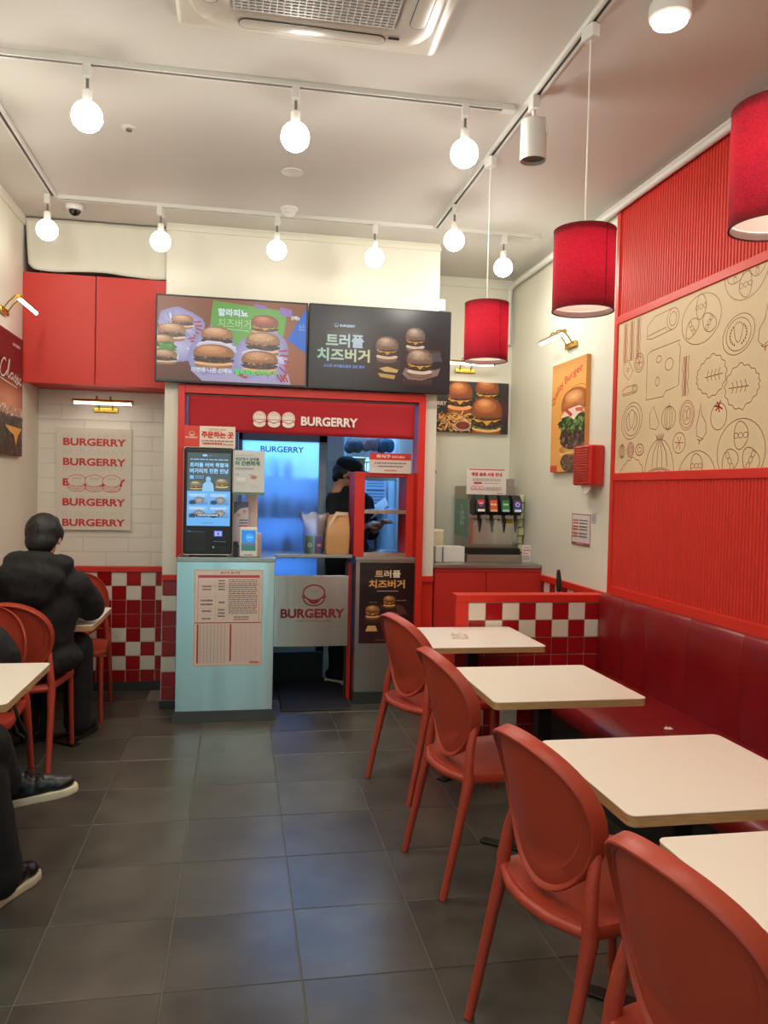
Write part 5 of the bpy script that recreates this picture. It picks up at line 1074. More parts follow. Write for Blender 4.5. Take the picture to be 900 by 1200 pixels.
def quality(c, w, h):
    c.rect(0, 0, w, h, (226, 158, 76), (230, 164, 84)); c.rect(0, 0, .22 * w, .06 * h, (206, 60, 44))
    c.oval(.80 * w, .46 * h, .52 * w, .30 * h, .003, (150, 84, 40), .3, pi * 1.02)
    def arc(u, v):
        t_ = u; P0, P1, P2 = Vector((.07 * w, .60 * h)), Vector((.26 * w, .80 * h)), Vector((.92 * w, .855 * h)); p = P0 * (1 - t_) ** 2 + P1 * 2 * t_ * (1 - t_) + P2 * t_ * t_
        d = ((P1 - P0) * (1 - t_) + (P2 - P1) * t_).normalized(); return (p.x - d.y * v, p.y + d.x * v)
    c.text('Quality Burger', 0, 0, 1, .062, (200, 52, 40), .02, fn=arc)
    cx, r = .72 * w, .40 * w; rd = random.Random(2)
    c.ell(cx - .10 * w, .085 * h, .30 * w, .09 * h, (60, 44, 38), (128, 96, 82), wob=.04, n=40); c.speck(cx - .1 * w, .085 * h, .26 * w, .07 * h, 60, [(84, 58, 48), (140, 106, 90), (60, 44, 38)], .02, 3)
    c.ell(cx - .03 * w, .20 * h, .40 * w, .055 * h, (176, 110, 54), (232, 176, 100), wob=.05, n=50); c.stroke([(cx - .42 * w, .155 * h), (cx - .2 * w, .17 * h), (cx + .1 * w, .165 * h), (w, .17 * h)], .012, (226, 190, 120))
    c.ell(cx, .31 * h, .43 * w, .12 * h, (50, 36, 30), (100, 70, 58), wob=.06, seed=4, n=70); c.speck(cx, .31 * h, .40 * w, .105 * h, 150, [(84, 58, 48), (124, 90, 74), (44, 32, 28), (150, 116, 96), (70, 50, 42)], .026, 5)
    c.ell(cx - .02 * w, .445 * h, .45 * w, .065 * h, (36, 64, 28), (76, 110, 50), wob=.12, seed=5, n=90); c.speck(cx - .03 * w, .43 * h, .43 * w, .07 * h, 120, [(110, 146, 74), (54, 84, 36), (140, 170, 100), (40, 66, 30)], .022, 6)
    c.poly([(cx - .40 * w, .49 * h), (cx - .3 * w, .54 * h), (cx - .1 * w, .585 * h), (cx + .14 * w, .59 * h), (cx + .28 * w, .52 * h), (cx + .10 * w, .50 * h), (cx - .02 * w, .455 * h), (cx - .16 * w, .50 * h)], (236, 210, 192))
    pts = [(cx + r * cos(a), .575 * h + .165 * h * sin(a) ** .75 if 0 < a < pi - .001 else .575 * h) for a in [pi * i / 26 for i in range(27)]] + [(cx - r * .93, .545 * h), (cx - r * .3, .565 * h), (cx + r * .3, .575 * h), (cx + r * .9, .53 * h)]
    c.fan(pts, (cx - .2 * r, .65 * h), (160, 82, 38), (216, 146, 88)); c.ell(cx - .1 * r, .665 * h, r * .62, .055 * h, (206, 136, 80), (242, 186, 128))
    c.poly([(cx - .32 * w, .56 * h), (cx - .26 * w, .58 * h), (cx - .06 * w, .51 * h), (cx - .10 * w, .485 * h)], (196, 70, 54)); c.poly([(cx + .02 * w, .56 * h), (cx + .24 * w, .55 * h), (cx + .22 * w, .515 * h), (cx + .03 * w, .53 * h)], (206, 96, 76))
side_sheet('burger_poster', 'tall orange canvas poster of a big stacked burger on the white wall', 4.585, 5.12, 1.60, 2.318, 2.085, .028, quality, board=mat('orange_canvas_edge', (206, 140, 66), .6))
def classic(c, w, h):
    c.rect(0, 0, w, h, (160, 84, 50), (120, 22, 26)); c.rect(0, .62 * h, w, h, (118, 22, 26), (104, 18, 22)); c.text('BURGERRY', .60 * w, .905 * h, .90 * w, .93 * h, (214, 190, 180), .03)
    c.ell(.5 * w, .42 * h, .62 * w, .2 * h, (150, 74, 44), (216, 134, 84)); c.rect(0, .32 * h, w, .41 * h, (206, 176, 150), (190, 130, 100)); rd = random.Random(9)
    c.rect(0, .0, w, .33 * h, (62, 38, 30))
    for _ in range(260): c.ell(rd.random() * w, rd.random() * .33 * h, rd.uniform(.015, .05) * w, rd.uniform(.008, .02) * h, rd.choice([(84, 50, 38), (44, 28, 26), (120, 78, 56), (70, 60, 40), (58, 66, 40)]), rot=rd.random() * 3, n=7)
    for _ in range(50): c.ell(rd.random() * w, (.33 + rd.random() * .07) * h, rd.uniform(.02, .05) * w, .012 * h, rd.choice([(226, 206, 180), (200, 150, 120), (170, 120, 90)]), rot=rd.random(), n=8)
    c.poly([(.3 * w, .24 * h), (.95 * w, .235 * h), (.8 * w, .17 * h), (.72 * w, .08 * h), (.64 * w, .17 * h), (.45 * w, .2 * h)], (226, 160, 52))
    def sc(P, q=.011):
        out_ = []
        for i in range(len(P) - 1):
            a = P[max(i - 1, 0)]; b_ = P[i]; d = P[i + 1]; e = P[min(i + 2, len(P) - 1)]
            for k in range(6):
                t_ = k / 6; out_.append(tuple(.5 * (2 * b_[j] + (d[j] - a[j]) * t_ + (2 * a[j] - 5 * b_[j] + 4 * d[j] - e[j]) * t_ ** 2 + (3 * b_[j] - a[j] - 3 * d[j] + e[j]) * t_ ** 3) for j in (0, 1)))
        out_.append(P[-1]); c.stroke([(.10 * w + .82 * w * x, .575 * h + .19 * h * y) for x, y in out_], q, (228, 216, 208))
    sc([(.27, .88), (.24, .98), (.16, .95), (.06, .7), (.03, .4), (.10, .22), (.22, .3), (.30, .5)]); sc([(.30, .3), (.40, .95), (.44, 1.0), (.42, .8), (.36, .35), (.40, .26), (.46, .4)])
    sc([(.60, .48), (.52, .5), (.47, .35), (.50, .24), (.58, .35), (.61, .48), (.59, .3), (.62, .24), (.67, .4)]); sc([(.67, .38), (.73, .52), (.72, .38), (.75, .25), (.70, .20), (.66, .24)]); sc([(.75, .3), (.81, .48), (.80, .34), (.83, .2), (.78, .12), (.74, .18)])
    sc([(.85, .44), (.84, .25), (.87, .18), (.90, .28)]); sc([(.875, .58), (.88, .60)]); sc([(.98, .40), (.94, .42), (.91, .28), (.93, .14), (1.0, .2)]); sc([(.0, .12), (.4, .04), (.8, -.02)], .006)
side_sheet('classic_poster', 'dark red canvas poster with handwritten word and a close burger view', 4.735, 5.285, 1.612, 2.335, -1.338, .028, classic, side=-1, board=mat('dark_red_canvas', (110, 24, 26), .6))
def alc(c, w, h):
    c.rect(0, 0, w, h, (214, 204, 190)); R = (196, 46, 46); P = (207, 195, 181)
    for k in range(12):
        if k not in (2, 4, 6, 8, 10): c.text('BURGERRY', .08 * w, (.045 + k * .0765) * h, .93 * w, (.105 + k * .0765) * h, P, .01)
    for k in (0.035, .235, .43, .63, .825): c.text('BURGERRY', .085 * w, (k + .0) * h, .925 * w, (k + .074) * h, R, .035)
    for k in range(3):
        x = (.27 + k * .235) * w; y = .455 * h; r = .125 * w
        c.poly([(x + r * cos(a), y + .028 * h + r * .66 * sin(a)) for a in [2 * pi * i / 30 for i in range(30)]], (214, 204, 190)); c.poly([(x - r * .95, y - .03 * h), (x + r * .95, y - .03 * h), (x + r * .7, y - .07 * h), (x - r * .7, y - .07 * h)], (214, 204, 190))
        c.oval(x, y + .028 * h, r, r * .66, .0035, R); c.oval(x, y - .035 * h, r * .95, r * .5, .0035, R, pi, 2 * pi); c.stroke([(x - r, y - .012 * h), (x - r * 1.02, y - .026 * h), (x - r * .4, y - .035 * h), (x, y - .052 * h), (x + r * .4, y - .035 * h), (x + r * 1.02, y - .026 * h), (x + r, y - .012 * h)], .003, R); c.stroke([(x - r * .95, y - .04 * h), (x, y - .062 * h), (x + r * .95, y - .04 * h)], .003, R)
        for q in range(6): c.ell(x - r * .45 + q * r * .18, y + (.045 + .008 * (q % 2)) * h, .003, .004, R, n=6)
t = sheet('burgerry_poster', 'white canvas poster repeating one red word with three line-drawn burgers', -1.237, 1.133, -.742, 1.838, 5.772, alc, th=.03, cat='poster'); t.name = 'lettering_poster'
def drk(c, w, h):
    c.rect(0, 0, w, h, (40, 32, 32), (52, 48, 48)); c.text('BURGERRY', .05 * w, .52 * h, .32 * w, .60 * h, (226, 218, 212), .03); c.lines(.14 * w, .24 * w, .46 * h, .49 * h, 1, (190, 180, 176))
    for k in range(30): c.rect(k * w / 30, .5 * h, k * w / 30 + .001, h, (64, 58, 58))
    c.ell(.84 * w, .45 * h, .22 * w, .3 * h, (60, 34, 34), (96, 50, 46)); c.burger(.76 * w, .80 * h, .26 * w, lettuce=True, h=1.25, seeds=0, bun=(176, 92, 46), hi=(236, 166, 100)); c.burger(.46 * w, .68 * h, .28 * w, h=1.3, seeds=0, bun=(176, 92, 46), hi=(232, 160, 96))
    rd = random.Random(5)
    for _ in range(130):
        u = .22 * w + rd.random() * .34 * w; v = (.04 + rd.random() * .33) * h; a = rd.uniform(-1.2, 1.2); L = .05 * w; c.stroke([(u, v), (u + L * cos(a), v + L * sin(a))], .010, rd.choice([(222, 164, 92), (196, 132, 66), (236, 186, 118), (170, 106, 54)]))
    c.ell(.50 * w, .13 * h, .09 * w, .10 * h, (190, 160, 140)); c.ell(.50 * w, .14 * h, .075 * w, .075 * h, (110, 34, 22), (150, 56, 34)); c.burger(.76 * w, .32 * h, .34 * w, lettuce=True, h=1.3, seeds=0, bun=(180, 98, 50), hi=(240, 176, 112))
sheet('dark_burger_poster', 'dark wide poster of burgers and fries on the drinks niche wall', 1.345, 1.918, 2.085, 2.318, 6.015, drk, th=.03, cat='poster')
# picture lights: built facing -y, then turned
def picture_light(label, loc, rz):
    t = thing('picture_light', label, 'picture light', loc)
    x, y, z = loc
    MB().box(x - .08, y - .022, z - .018, x + .08, y, z + .018).build('wall_plate', M['brass'], t, bevel=.004)
    for s in (-.045, .045):
        MB().tube([(x + s, y - .02, z), (x + s, y - .05, z + .045), (x + s, y - .09, z + .085), (x + s, y - .125, z + .08), (x + s, y - .14, z + .055)], .0045, 8).build('arm', M['brass'], t, smooth=True)
    MB().tube([(x - .20, y - .142, z + .045), (x + .20, y - .142, z + .045)], .014, 14).build('reflector', M['brass'], t, smooth=True)
    MB().tube([(x - .185, y - .146, z + .034), (x + .185, y - .146, z + .034)], .0105, 12).build('led_tube', M['lamp'], t, smooth=True)
    t.rotation_euler = (0, 0, rz); return t
picture_light('brass picture light above the white lettered poster in the alcove', (-.92, YA - .003, 1.968), 0)
picture_light('brass picture light above the dark red canvas poster', (XL, 4.93, 2.44), radians(90)).rotation_euler = (0, 0, radians(90))
picture_light('brass picture light above the tall orange canvas poster', (XR, 4.87, 2.42), radians(-90))
picture_light('brass picture light above the dark wide poster in the drinks niche', (1.73, YD, 2.405), 0)
# handle behind half wall
t = thing('floor_squeegee', 'dark handled tool leaning upright behind the tiled half wall', 'tool', (1.95, 4.6, 0))
MB().tube([(1.93, 4.60, .03), (1.955, 4.61, .86)], .009, 10).build('pole', M['redpaint'], t, smooth=True); MB().tube([(1.955, 4.61, .85), (1.957, 4.612, .90), (1.952, 4.612, .965), (1.950, 4.61, .985)], [.014, .018, .013, .008], 12).build('grip', M['dark'], t, smooth=True); B(1.80, 4.58, 0, 2.06, 4.62, .035).build('blade', M['dark'], t)

# ================================================================== BENCH, TABLES, CHAIRS
t = thing('wall_bench', 'long dark red upholstered bench along the red wall', 'bench', (1.8, 2.3, 0))
B(1.66, -1.2, .0, 2.09, 4.24, .33).build('base', M['base'], t)
P = [(1.575, .345), (1.563, .36), (1.558, .40), (1.565, .435), (1.585, .450), (1.65, .457), (1.85, .455), (2.04, .448), (2.085, .448), (2.085, .335), (1.60, .335)]
ys = [-1.2, -1.19] + [-.9 + .5 * i for i in range(11)] + [4.235, 4.245]
MB().rings([[(x, y, z) for x, z in P] for y in ys]).build('seat_cushion', M['leather'], t, smooth=True)
sy = [4.246, 3.98, 3.72, 3.33, 2.93, 2.62, 2.2, 1.78, 1.36, .94, .5, .1, -.3, -.7, -1.2]
for a, b in zip(sy, sy[1:]):
    pr = [(2.052, .44), (2.046, .52), (2.043, .70), (2.046, .84), (2.053, .876), (2.066, .889), (2.085, .892), (2.09, .44)]
    MB().rings([[(x + o_, y, z) for x, z in pr] for y, o_ in ((a - .0005, .0025), (a - .005, .0004), ((a + b) / 2, -.002), (b + .005, .0004), (b + .0005, .0025))]).build('back_panel', M['leather'], t, smooth=True)
def table(kind_):
    w, d = (.297, .283) if kind_ == 0 else (.30, .325)
    t = thing('dining_table', 'x', 'table', (0, 0, 0)); zt = .70
    MB().rings([[(x, y, z) for x, y in rrect(0, 0, w, d, .022)] for z in (zt - .004, zt)]).build('laminate_top', M['tabletop'], t, smooth=True, bevel=.0012)
    MB().rings([[(x, y, z) for x, y in rrect(0, 0, w - .0008, d - .0008, .022)] for z in (zt - .029, zt - .004)]).build('plywood_core', M['ply'], t, smooth=True)
    B(-.10, -.10, zt - .036, .10, .10, zt - .029).build('mounting_plate', M['black'], t)
    B(-.028, -.028, .012, .028, .028, zt - .036).build('column', M['black'], t, bevel=.004)
    for a in (radians(38), radians(142)):
        m_ = MB(); dx, dy = cos(a), sin(a); n = Vector((-dy, dx, 0)) * .032
        for s in (1,):
            e = Vector((dx, dy, 0)) * .245; q = [e + n * .8, -e + n * .8, -e - n * .8, e - n * .8]
            m_.rings([[(p.x, p.y, 0.001) for p in q], [(p.x, p.y, .010) for p in q]])
        m_.build('foot_bar', M['black'], t, bevel=.002)
    MB().lathe([(.03, .010), (.028, .022), (0, .022)], n=16).build('collar', M['black'], t, smooth=True)
    return t
TG = 'cream tables along the bench'
T0 = table(0); TX = 1.212
T0.location = (TX, 3.965, 0); T0['label'] = 'cream table with crumpled napkin, nearest the tiled half wall'; T0['group'] = TG
dup(T0, 'empty cream table in front of the bench, second from the tiled half wall', (TX, 2.985, 0), 0, TG)
dup(T0, 'empty cream table in front of the bench, third from the tiled half wall', (TX, 1.985, 0), 0, TG)
dup(T0, 'cream table at the bench nearest the viewer, cut by the picture edge', (TX, 1.303, 0), 0, TG)
T1 = table(1); LG = 'cream tables along the poster wall'
T1.location = (-1.052, 4.725, 0); T1['label'] = 'cream table in the alcove under the leaning person in black'; T1['group'] = LG
dup(T1, 'cream table beside the crossed legs, nearer of the two by the poster wall', (-1.062, 3.17, 0), 0, LG)
def crumple(name, label, x, y, z, s, seed):
    rd = random.Random(seed); m_ = MB(); n = 7; g = []
    for j in range(n):
        for i in range(n): g.append((x + (i / (n - 1) - .5) * s * 1.6 + rd.uniform(-.1, .1) * s, y + (j / (n - 1) - .5) * s + rd.uniform(-.1, .1) * s, z + .001 + rd.random() ** 2 * s * .55 * (1 if 0 < i < n - 1 and 0 < j < n - 1 else .1)))
    m_.add(g, [(j * n + i, j * n + i + 1, (j + 1) * n + i + 1, (j + 1) * n + i) for j in range(n - 1) for i in range(n - 1)]); return tag(m_.build(name, M['paper'], mods=[solid(.001)]), label, 'napkin')
crumple('crumpled_napkin', 'crumpled white napkin lying on the table by the half wall', 1.13, 3.93, .70, .055, 3)
crumple('paper_scrap', 'tiny white paper scrap on the red bench seat', 1.826, 3.09, .457, .022, 5)

def chair():
    t = thing('oval_back_chair', 'x', 'chair', (0, 0, 0)); m = M['chair']
    out = []
    for a, b in zip([(-.175, -.195), (.16, -.222)], [(.16, -.222), (.225, -.20)]): pass
    def outline(s, z):
        pts = []
        N = 14
        for i in range(N + 1):                         # rear bow
            u = -1 + 2 * i / N; pts.append((-.178 - .052 * (1 - u * u), -.192 * u * -1))
        pts = [(x, y) for x, y in pts]                 # from y=-.192 .. to +.192
        front = [(.10, .216), (.17, .219), (.205, .208), (.226, .178), (.232, .10), (.234, 0), (.232, -.10), (.226, -.178), (.205, -.208), (.17, -.219), (.10, -.216)]
        allp = pts + front
        if pts[0][1] > 0: allp = pts + front[::-1]
        return [(x * s + .01 * (1 - s), y * s, z) for x, y in allp]
    R = [outline(.93, .402), outline(.985, .404), outline(1, .410), outline(1, .432), outline(.99, .438), outline(.93, .438), outline(.88, .433), outline(.5, .428), outline(.02, .427)]
    MB().rings(R).build('seat', m, t, smooth=True)
    # oval back shell
    C = Vector((-.248, 0, .655)); V = Vector((-.27, 0, 1)).normalized(); Nb = Vector((-1, 0, -.27)).normalized(); a, b = .195, .210; n = 48
    def ring(s, dep, sh=0, sb=None):
        sb = sb or s; r = []
        for i in range(n):
            th = 2 * pi * i / n; y = s * a * cos(th); v = sb * b * sin(th) + sh; r.append(C + Vector((0, y, 0)) + V * v + Nb * (dep - .084 * (y / a) ** 2 - .010 * (v / b) ** 2))
        return r
    sh = MB().rings([ring(.02, -.010), ring(.5, -.010), ring(.86, -.012), ring(.945, -.018), ring(.965, -.026), ring(.985, -.029), ring(1.0, -.024), ring(1.0, .010), ring(.992, .015), ring(.975, .016), ring(.955, .013), ring(.94, .006), ring(.925, .002),
                     ring(.83, .001, .018), ring(.81, -.004, .020), ring(.5, -.004, .01), ring(.02, -.004)])
    sh.build('backrest', m, t, smooth=True)
    for s in (-1, 1):
        MB().tube([(-.275, s * .200, 0), (-.27, s * .1995, .01), (-.205, s * .195, .30), (-.180, s * .190, .405), (-.178, s * .188, .43)], [.0125, .0135, .0165, .021, .021], 14).build('leg', m, t, smooth=True)
        MB().tube([(.222, s * .200, 0), (.220, s * .1995, .01), (.200, s * .192, .41)], [.0115, .0125, .0155], 12).build('leg', m, t, smooth=True)
        th = -radians(24); ey = .965 * a * cos(th); ev = .965 * b * sin(th); E_ = C + Vector((0, s * ey, 0)) + V * ev + Nb * (-.008 - .084 * (ey / a) ** 2 - .010 * (ev / b) ** 2)
        MB().tube([(-.178, s * .189, .40), (-.180, s * .1885, .45), E_.lerp(Vector((-.180, s * .1885, .45)), .45) + Vector((-.004, 0, 0)), E_, E_ + Vector((0, -s * .004, .02))], [.020, .0185, .0165, .014, .009], 14).build('back_support', m, t, smooth=True)
    MB().tube([(-.178, -.188, .418), (-.222, -.08, .416), (-.230, 0, .416), (-.222, .08, .416), (-.178, .188, .418)], .016, 10).build('rear_rail', m, t, smooth=True)
    return t
def chair_at(o, feet, ang):
    """rear feet centre, heading"""
    a = radians(ang); c = Vector((feet[0], feet[1], 0)) + Vector((cos(a), sin(a), 0)) * .275; o.location = c; o.rotation_euler = (0, 0, a); return o
CG = 'red plastic oval-back chairs on the bench side'; CL = 'red plastic oval-back chairs on the poster wall side'
c0 = chair(); 
chair_at(c0, (.725, 3.715), 19); c0['label'] = 'red oval-back chair at the table with the napkin, farthest on the bench side'; c0['group'] = CG
chair_at(dup(c0, 'red oval-back chair at the second table from the half wall', (0, 0, 0), 0, CG), (.706, 2.885), 8)
chair_at(dup(c0, 'red oval-back chair at the third table from the half wall, seen whole', (0, 0, 0), 0, CG), (.690, 1.870), 13)
chair_at(dup(c0, 'red oval-back chair nearest the viewer, cut off by the picture bottom', (0, 0, 0), 0, CG), (.690, 1.215), 13)
chair_at(dup(c0, 'red oval-back chair the leaning person in black sits on', (0, 0, 0), 0, CL), (-1.105, 4.105), 88)
chair_at(dup(c0, 'red oval-back chair back to back with the seated person chair, holding a black bag', (0, 0, 0), 0, CL), (-1.155, 4.02), -90)
chair_at(dup(c0, 'empty red oval-back chair against the tiled alcove wall', (0, 0, 0), 0, CL), (-1.02, 5.50), -88)
chair_at(dup(c0, 'red oval-back chair under the person with crossed legs', (0, 0, 0), 0, CL), (-1.14, 2.12), 90)

# ================================================================== PEOPLE
def remesh(v, sm=6, noise=0, nscale=.08):
    def f(o):
        r = o.modifiers.new('r', 'REMESH'); r.mode = 'VOXEL'; r.voxel_size = v; r.use_smooth_shade = True
        s = o.modifiers.new('s', 'SMOOTH'); s.iterations = sm; s.factor = .6
        if noise:
            tx = bpy.data.textures.get('folds_%g' % nscale) or bpy.data.textures.new('folds_%g' % nscale, 'CLOUDS'); tx.noise_scale = nscale; tx.noise_depth = 2
            d = o.modifiers.new('d', 'DISPLACE'); d.texture = tx; d.strength = noise; d.mid_level = .5
    return f
def blob(prims, M4=None):
    m_ = MB()
    for p in prims:
        if p[0] == 'c': m_.cap(*p[1:])
        else:
            rot = Euler(p[3]).to_matrix() if len(p) > 3 else None; m_.ball(p[1], *p[2], n=20, k=12, rot=rot)
    if M4: m_.v = [M4 @ v for v in m_.v]
    return m_
def at(loc, rz=0, rx=0): return Matrix.Translation(loc) @ Matrix.Rotation(rz, 4, 'Z') @ Matrix.Rotation(rx, 4, 'X')
def hand_prims(w, d, up, side, curl=.5, s=1.0):
    """wrist, finger direction, back-of-hand normal, side of the thumb"""
    w = Vector(w); d = Vector(d).normalized(); up = Vector(up).normalized(); r = d.cross(up).normalized() * side; P = []
    pc = w + d * .05 * s
    for k in range(4):
        o = r * (.028 - .0185 * k) * s; b = w + d * .085 * s + o; P.append(('c', w + o * .5 + d * .01, .014 * s, b, .0095 * s))
        L = [.040, .045, .041, .032][k] * s; d1 = (d * cos(curl * .6) - up * sin(curl * .6)); q = b + d1 * L; d2 = (d * cos(curl * 1.5) - up * sin(curl * 1.5)); e = q + d2 * L * .75
        P += [('c', b, .0088 * s, q, .008 * s), ('c', q, .008 * s, e, .0068 * s)]
    tb = w + d * .025 * s + r * .03 * s; t1 = tb + (d * .6 + r * .7 - up * .2).normalized() * .038 * s; t2 = t1 + (d * .9 + r * .2 - up * .3).normalized() * .03 * s
    P += [('c', w + d * .015, .014 * s, tb, .013 * s), ('c', tb, .012 * s, t1, .010 * s), ('c', t1, .010 * s, t2, .008 * s)]
    return P
def head_prims():
    """local: face towards +y, centre of the skull at the origin"""
    return [('e', (0, -.012, .015), (.074, .092, .088)), ('e', (0, .022, -.045), (.056, .062, .062)), ('e', (0, .048, -.085), (.028, .026, .022)),
            ('c', (0, .083, .0), .008, (0, .104, -.032), .012), ('e', (0, .085, -.062), (.024, .014, .007)), ('e', (0, .085, -.073), (.02, .013, .007)),
            ('e', (-.030, .074, .006), (.016, .012, .008)), ('e', (.030, .074, .006), (.016, .012, .008)), ('e', (0, .078, .025), (.05, .014, .008)),
            ('e', (-.077, -.005, -.018), (.009, .018, .030)), ('e', (.077, -.005, -.018), (.009, .018, .030)), ('c', (0, -.025, -.06), .052, (0, -.04, -.15), .056)]
def add_head(t, m4, body, hairstyle=0):
    e = MB()
    for s in (-1, 1): e.ball((s * .030, .0795, .004), .0085, n=12, k=8)
    e.v = [m4 @ v for v in e.v]; e.build('eyes', M['dark'], body, smooth=True)
def shoe(parent, m4, sm='sole'):
    def out(z, s=1.0, dz=0):
        pts = [(.135, 0), (.13, .022), (.105, .042), (.06, .048), (0, .040), (-.06, .034), (-.11, .034), (-.132, .020), (-.138, 0)]
        pts = pts + [(x, -y) for x, y in pts[-2:0:-1]]
        return [(x * s, y * s, z) for x, y in pts]
    up = blob([('e', (.075, 0, .042), (.052, .040, .030)), ('e', (.02, 0, .052), (.065, .038, .036)), ('e', (-.08, 0, .055), (.050, .034, .050)), ('c', (-.03, 0, .06), .036, (-.06, 0, .085), .037), ('e', (-.02, 0, .04), (.11, .036, .03))], m4)
    u = up.build('shoe', M['shoe'], parent, mods=[remesh(.006, 4)])
    s = MB().rings([out(0, .97), out(.004, 1.0), out(.022, 1.0), out(.028, .97)]); s.v = [m4 @ v for v in s.v]; s.build('sole', M[sm], u, smooth=True, bevel=.003)
    l = MB()
    for k in range(5):
        x = .045 - k * .018; z = .078 + k * .0065; l.tube([(x, -.026, z - .006), (x - .004, 0, z + .006), (x, .026, z - .006)], .0028, 6)
    for s_ in (-1, 1): l.tube([(-.03, 0, .108), (-.02, s_ * .02, .118), (0, s_ * .034, .104), (-.015, s_ * .02, .10), (-.03, 0, .108)], .0024, 6)
    l.v = [m4 @ v for v in l.v]; l.build('lace', M['lace'], u, smooth=True)
    return u
# ---- person leaning over the alcove table, seen from behind
t = thing('person', 'person in black hooded jacket seated from behind, leaning over the alcove table', 'person', (-1.06, 4.33, 0))
hm = at((-.985, 4.335, 1.175), radians(-3), radians(-14))
bp_ = blob(head_prims(), hm)
arm = blob([('c', (-1.0, 4.33, 1.03), .07, (-1.04, 4.34, .60), .12), ('c', (-.83, 4.40, .93), .05, (-.78, 4.50, .80), .04), ('c', (-.78, 4.50, .78), .038, (-.93, 4.72, .74), .028), ('c', (-1.24, 4.40, .93), .05, (-1.27, 4.54, .80), .04), ('c', (-1.27, 4.54, .78), .038, (-1.12, 4.74, .74), .028), ('c', (-.98, 4.38, .55), .08, (-.88, 4.76, .52), .055), ('c', (-1.14, 4.38, .55), .08, (-1.16, 4.76, .52), .055),
            ('c', (-.88, 4.76, .50), .05, (-.88, 4.74, .10), .035), ('c', (-1.16, 4.76, .50), .05, (-1.16, 4.72, .10), .035)] + hand_prims((-.94, 4.735, .735), (-.5, .8, 0), (0, 0, 1), 1, .4) + hand_prims((-1.11, 4.75, .735), (.4, .8, 0), (0, 0, 1), -1, .4))
arm.v += []; b0 = len(bp_.v); bp_.add(arm.v, arm.f)
body = bp_.build('body', M['skin'], t, mods=[remesh(.007, 3)]); add_head(t, hm, body)
hair = blob([('e', (0, -.022, .022), (.089, .100, .098)), ('e', (0, -.055, -.03), (.078, .062, .075)), ('e', (0, .04, .085), (.06, .06, .032), (.5, 0, 0)), ('e', (-.06, .01, .02), (.03, .07, .05)), ('e', (.06, .01, .02), (.03, .07, .05))], hm).build('hair', M['hair'], t, mods=[remesh(.008, 3, .007, .02)])
jk = blob([('e', (-1.03, 4.36, .80), (.215, .165, .22), (-.15, 0, 0)), ('e', (-1.03, 4.34, .92), (.205, .14, .12), (-.2, 0, 0)), ('e', (-1.05, 4.36, .67), (.215, .155, .22)), ('e', (-.99, 4.375, .54), (.20, .15, .10)), ('e', (-1.03, 4.36, .80), (.22, .16, .24)), ('c', (-.84, 4.36, .92), .085, (-.775, 4.47, .80), .078), ('c', (-.775, 4.47, .785), .075, (-.90, 4.67, .755), .048), ('c', (-1.23, 4.36, .92), .085, (-1.27, 4.50, .80), .075), ('c', (-1.265, 4.52, .785), .07, (-1.14, 4.68, .755), .048),
           ('e', (-1.03, 4.225, .965), (.18, .08, .10), (.35, 0, 0)), ('e', (-1.02, 4.20, .885), (.12, .05, .07), (.3, 0, 0)), ('e', (-1.10, 4.30, 1.05), (.075, .10, .055)), ('e', (-.895, 4.31, 1.035), (.065, .10, .055)), ('e', (-1.0, 4.235, 1.065), (.125, .055, .05))])
jk.build('jacket', M['blackpuffer'], t, mods=[remesh(.011, 22, .012, .05)])
tr = blob([('e', (-1.05, 4.34, .52), (.19, .17, .09)), ('c', (-.97, 4.40, .53), .10, (-.89, 4.77, .52), .082), ('c', (-1.14, 4.40, .53), .10, (-1.16, 4.77, .52), .082), ('c', (-.89, 4.77, .50), .08, (-.885, 4.72, .09), .075), ('c', (-1.16, 4.77, .50), .08, (-1.16, 4.70, .09), .075)])
tr.build('trousers', M['blackcloth'], t, mods=[remesh(.012, 4, .02, .12)])
shoe(t, at((-.865, 4.78, .0), radians(72)), 'dark'); shoe(t, at((-1.15, 4.78, .0), radians(95)), 'dark')
# ---- person with crossed legs at the nearer table
t = thing('person', 'person in black trousers with crossed legs and black shoes with cream soles', 'person', (-1.1, 2.4, 0))
hm = at((-1.13, 2.50, 1.20), 0, radians(-10))
b2 = blob(head_prims(), hm); q = blob([('c', (-1.13, 2.46, 1.06), .065, (-1.12, 2.40, .62), .13), ('c', (-1.28, 2.43, .98), .05, (-1.29, 2.55, .76), .042), ('c', (-.95, 2.43, .98), .05, (-.93, 2.58, .78), .042), ('c', (-.93, 2.58, .77), .04, (-1.0, 2.80, .74), .028), ('c', (-1.29, 2.56, .77), .04, (-1.2, 2.78, .745), .028), ('c', (-1.02, 2.44, .55), .085, (-.84, 2.84, .47), .055), ('c', (-1.2, 2.44, .55), .085, (-.86, 2.84, .57), .055), ('c', (-.84, 2.84, .47), .052, (-.80, 2.86, .09), .036), ('c', (-.84, 2.86, .56), .05, (-.79, 2.98, .37), .036)]
    + hand_prims((-1.0, 2.81, .735), (-.5, .7, 0), (0, 0, 1), 1, .3) + hand_prims((-1.19, 2.79, .735), (.4, .7, 0), (0, 0, 1), -1, .3)); b2.add(q.v, q.f)
body = b2.build('body', M['skin'], t, mods=[remesh(.008, 3)]); add_head(t, hm, body)
blob([('e', (0, -.022, .024), (.087, .10, .097)), ('e', (0, -.05, -.02), (.076, .06, .07)), ('e', (0, .04, .085), (.06, .06, .03), (.5, 0, 0))], hm).build('hair', M['hair'], t, mods=[remesh(.009, 3, .006, .02)])
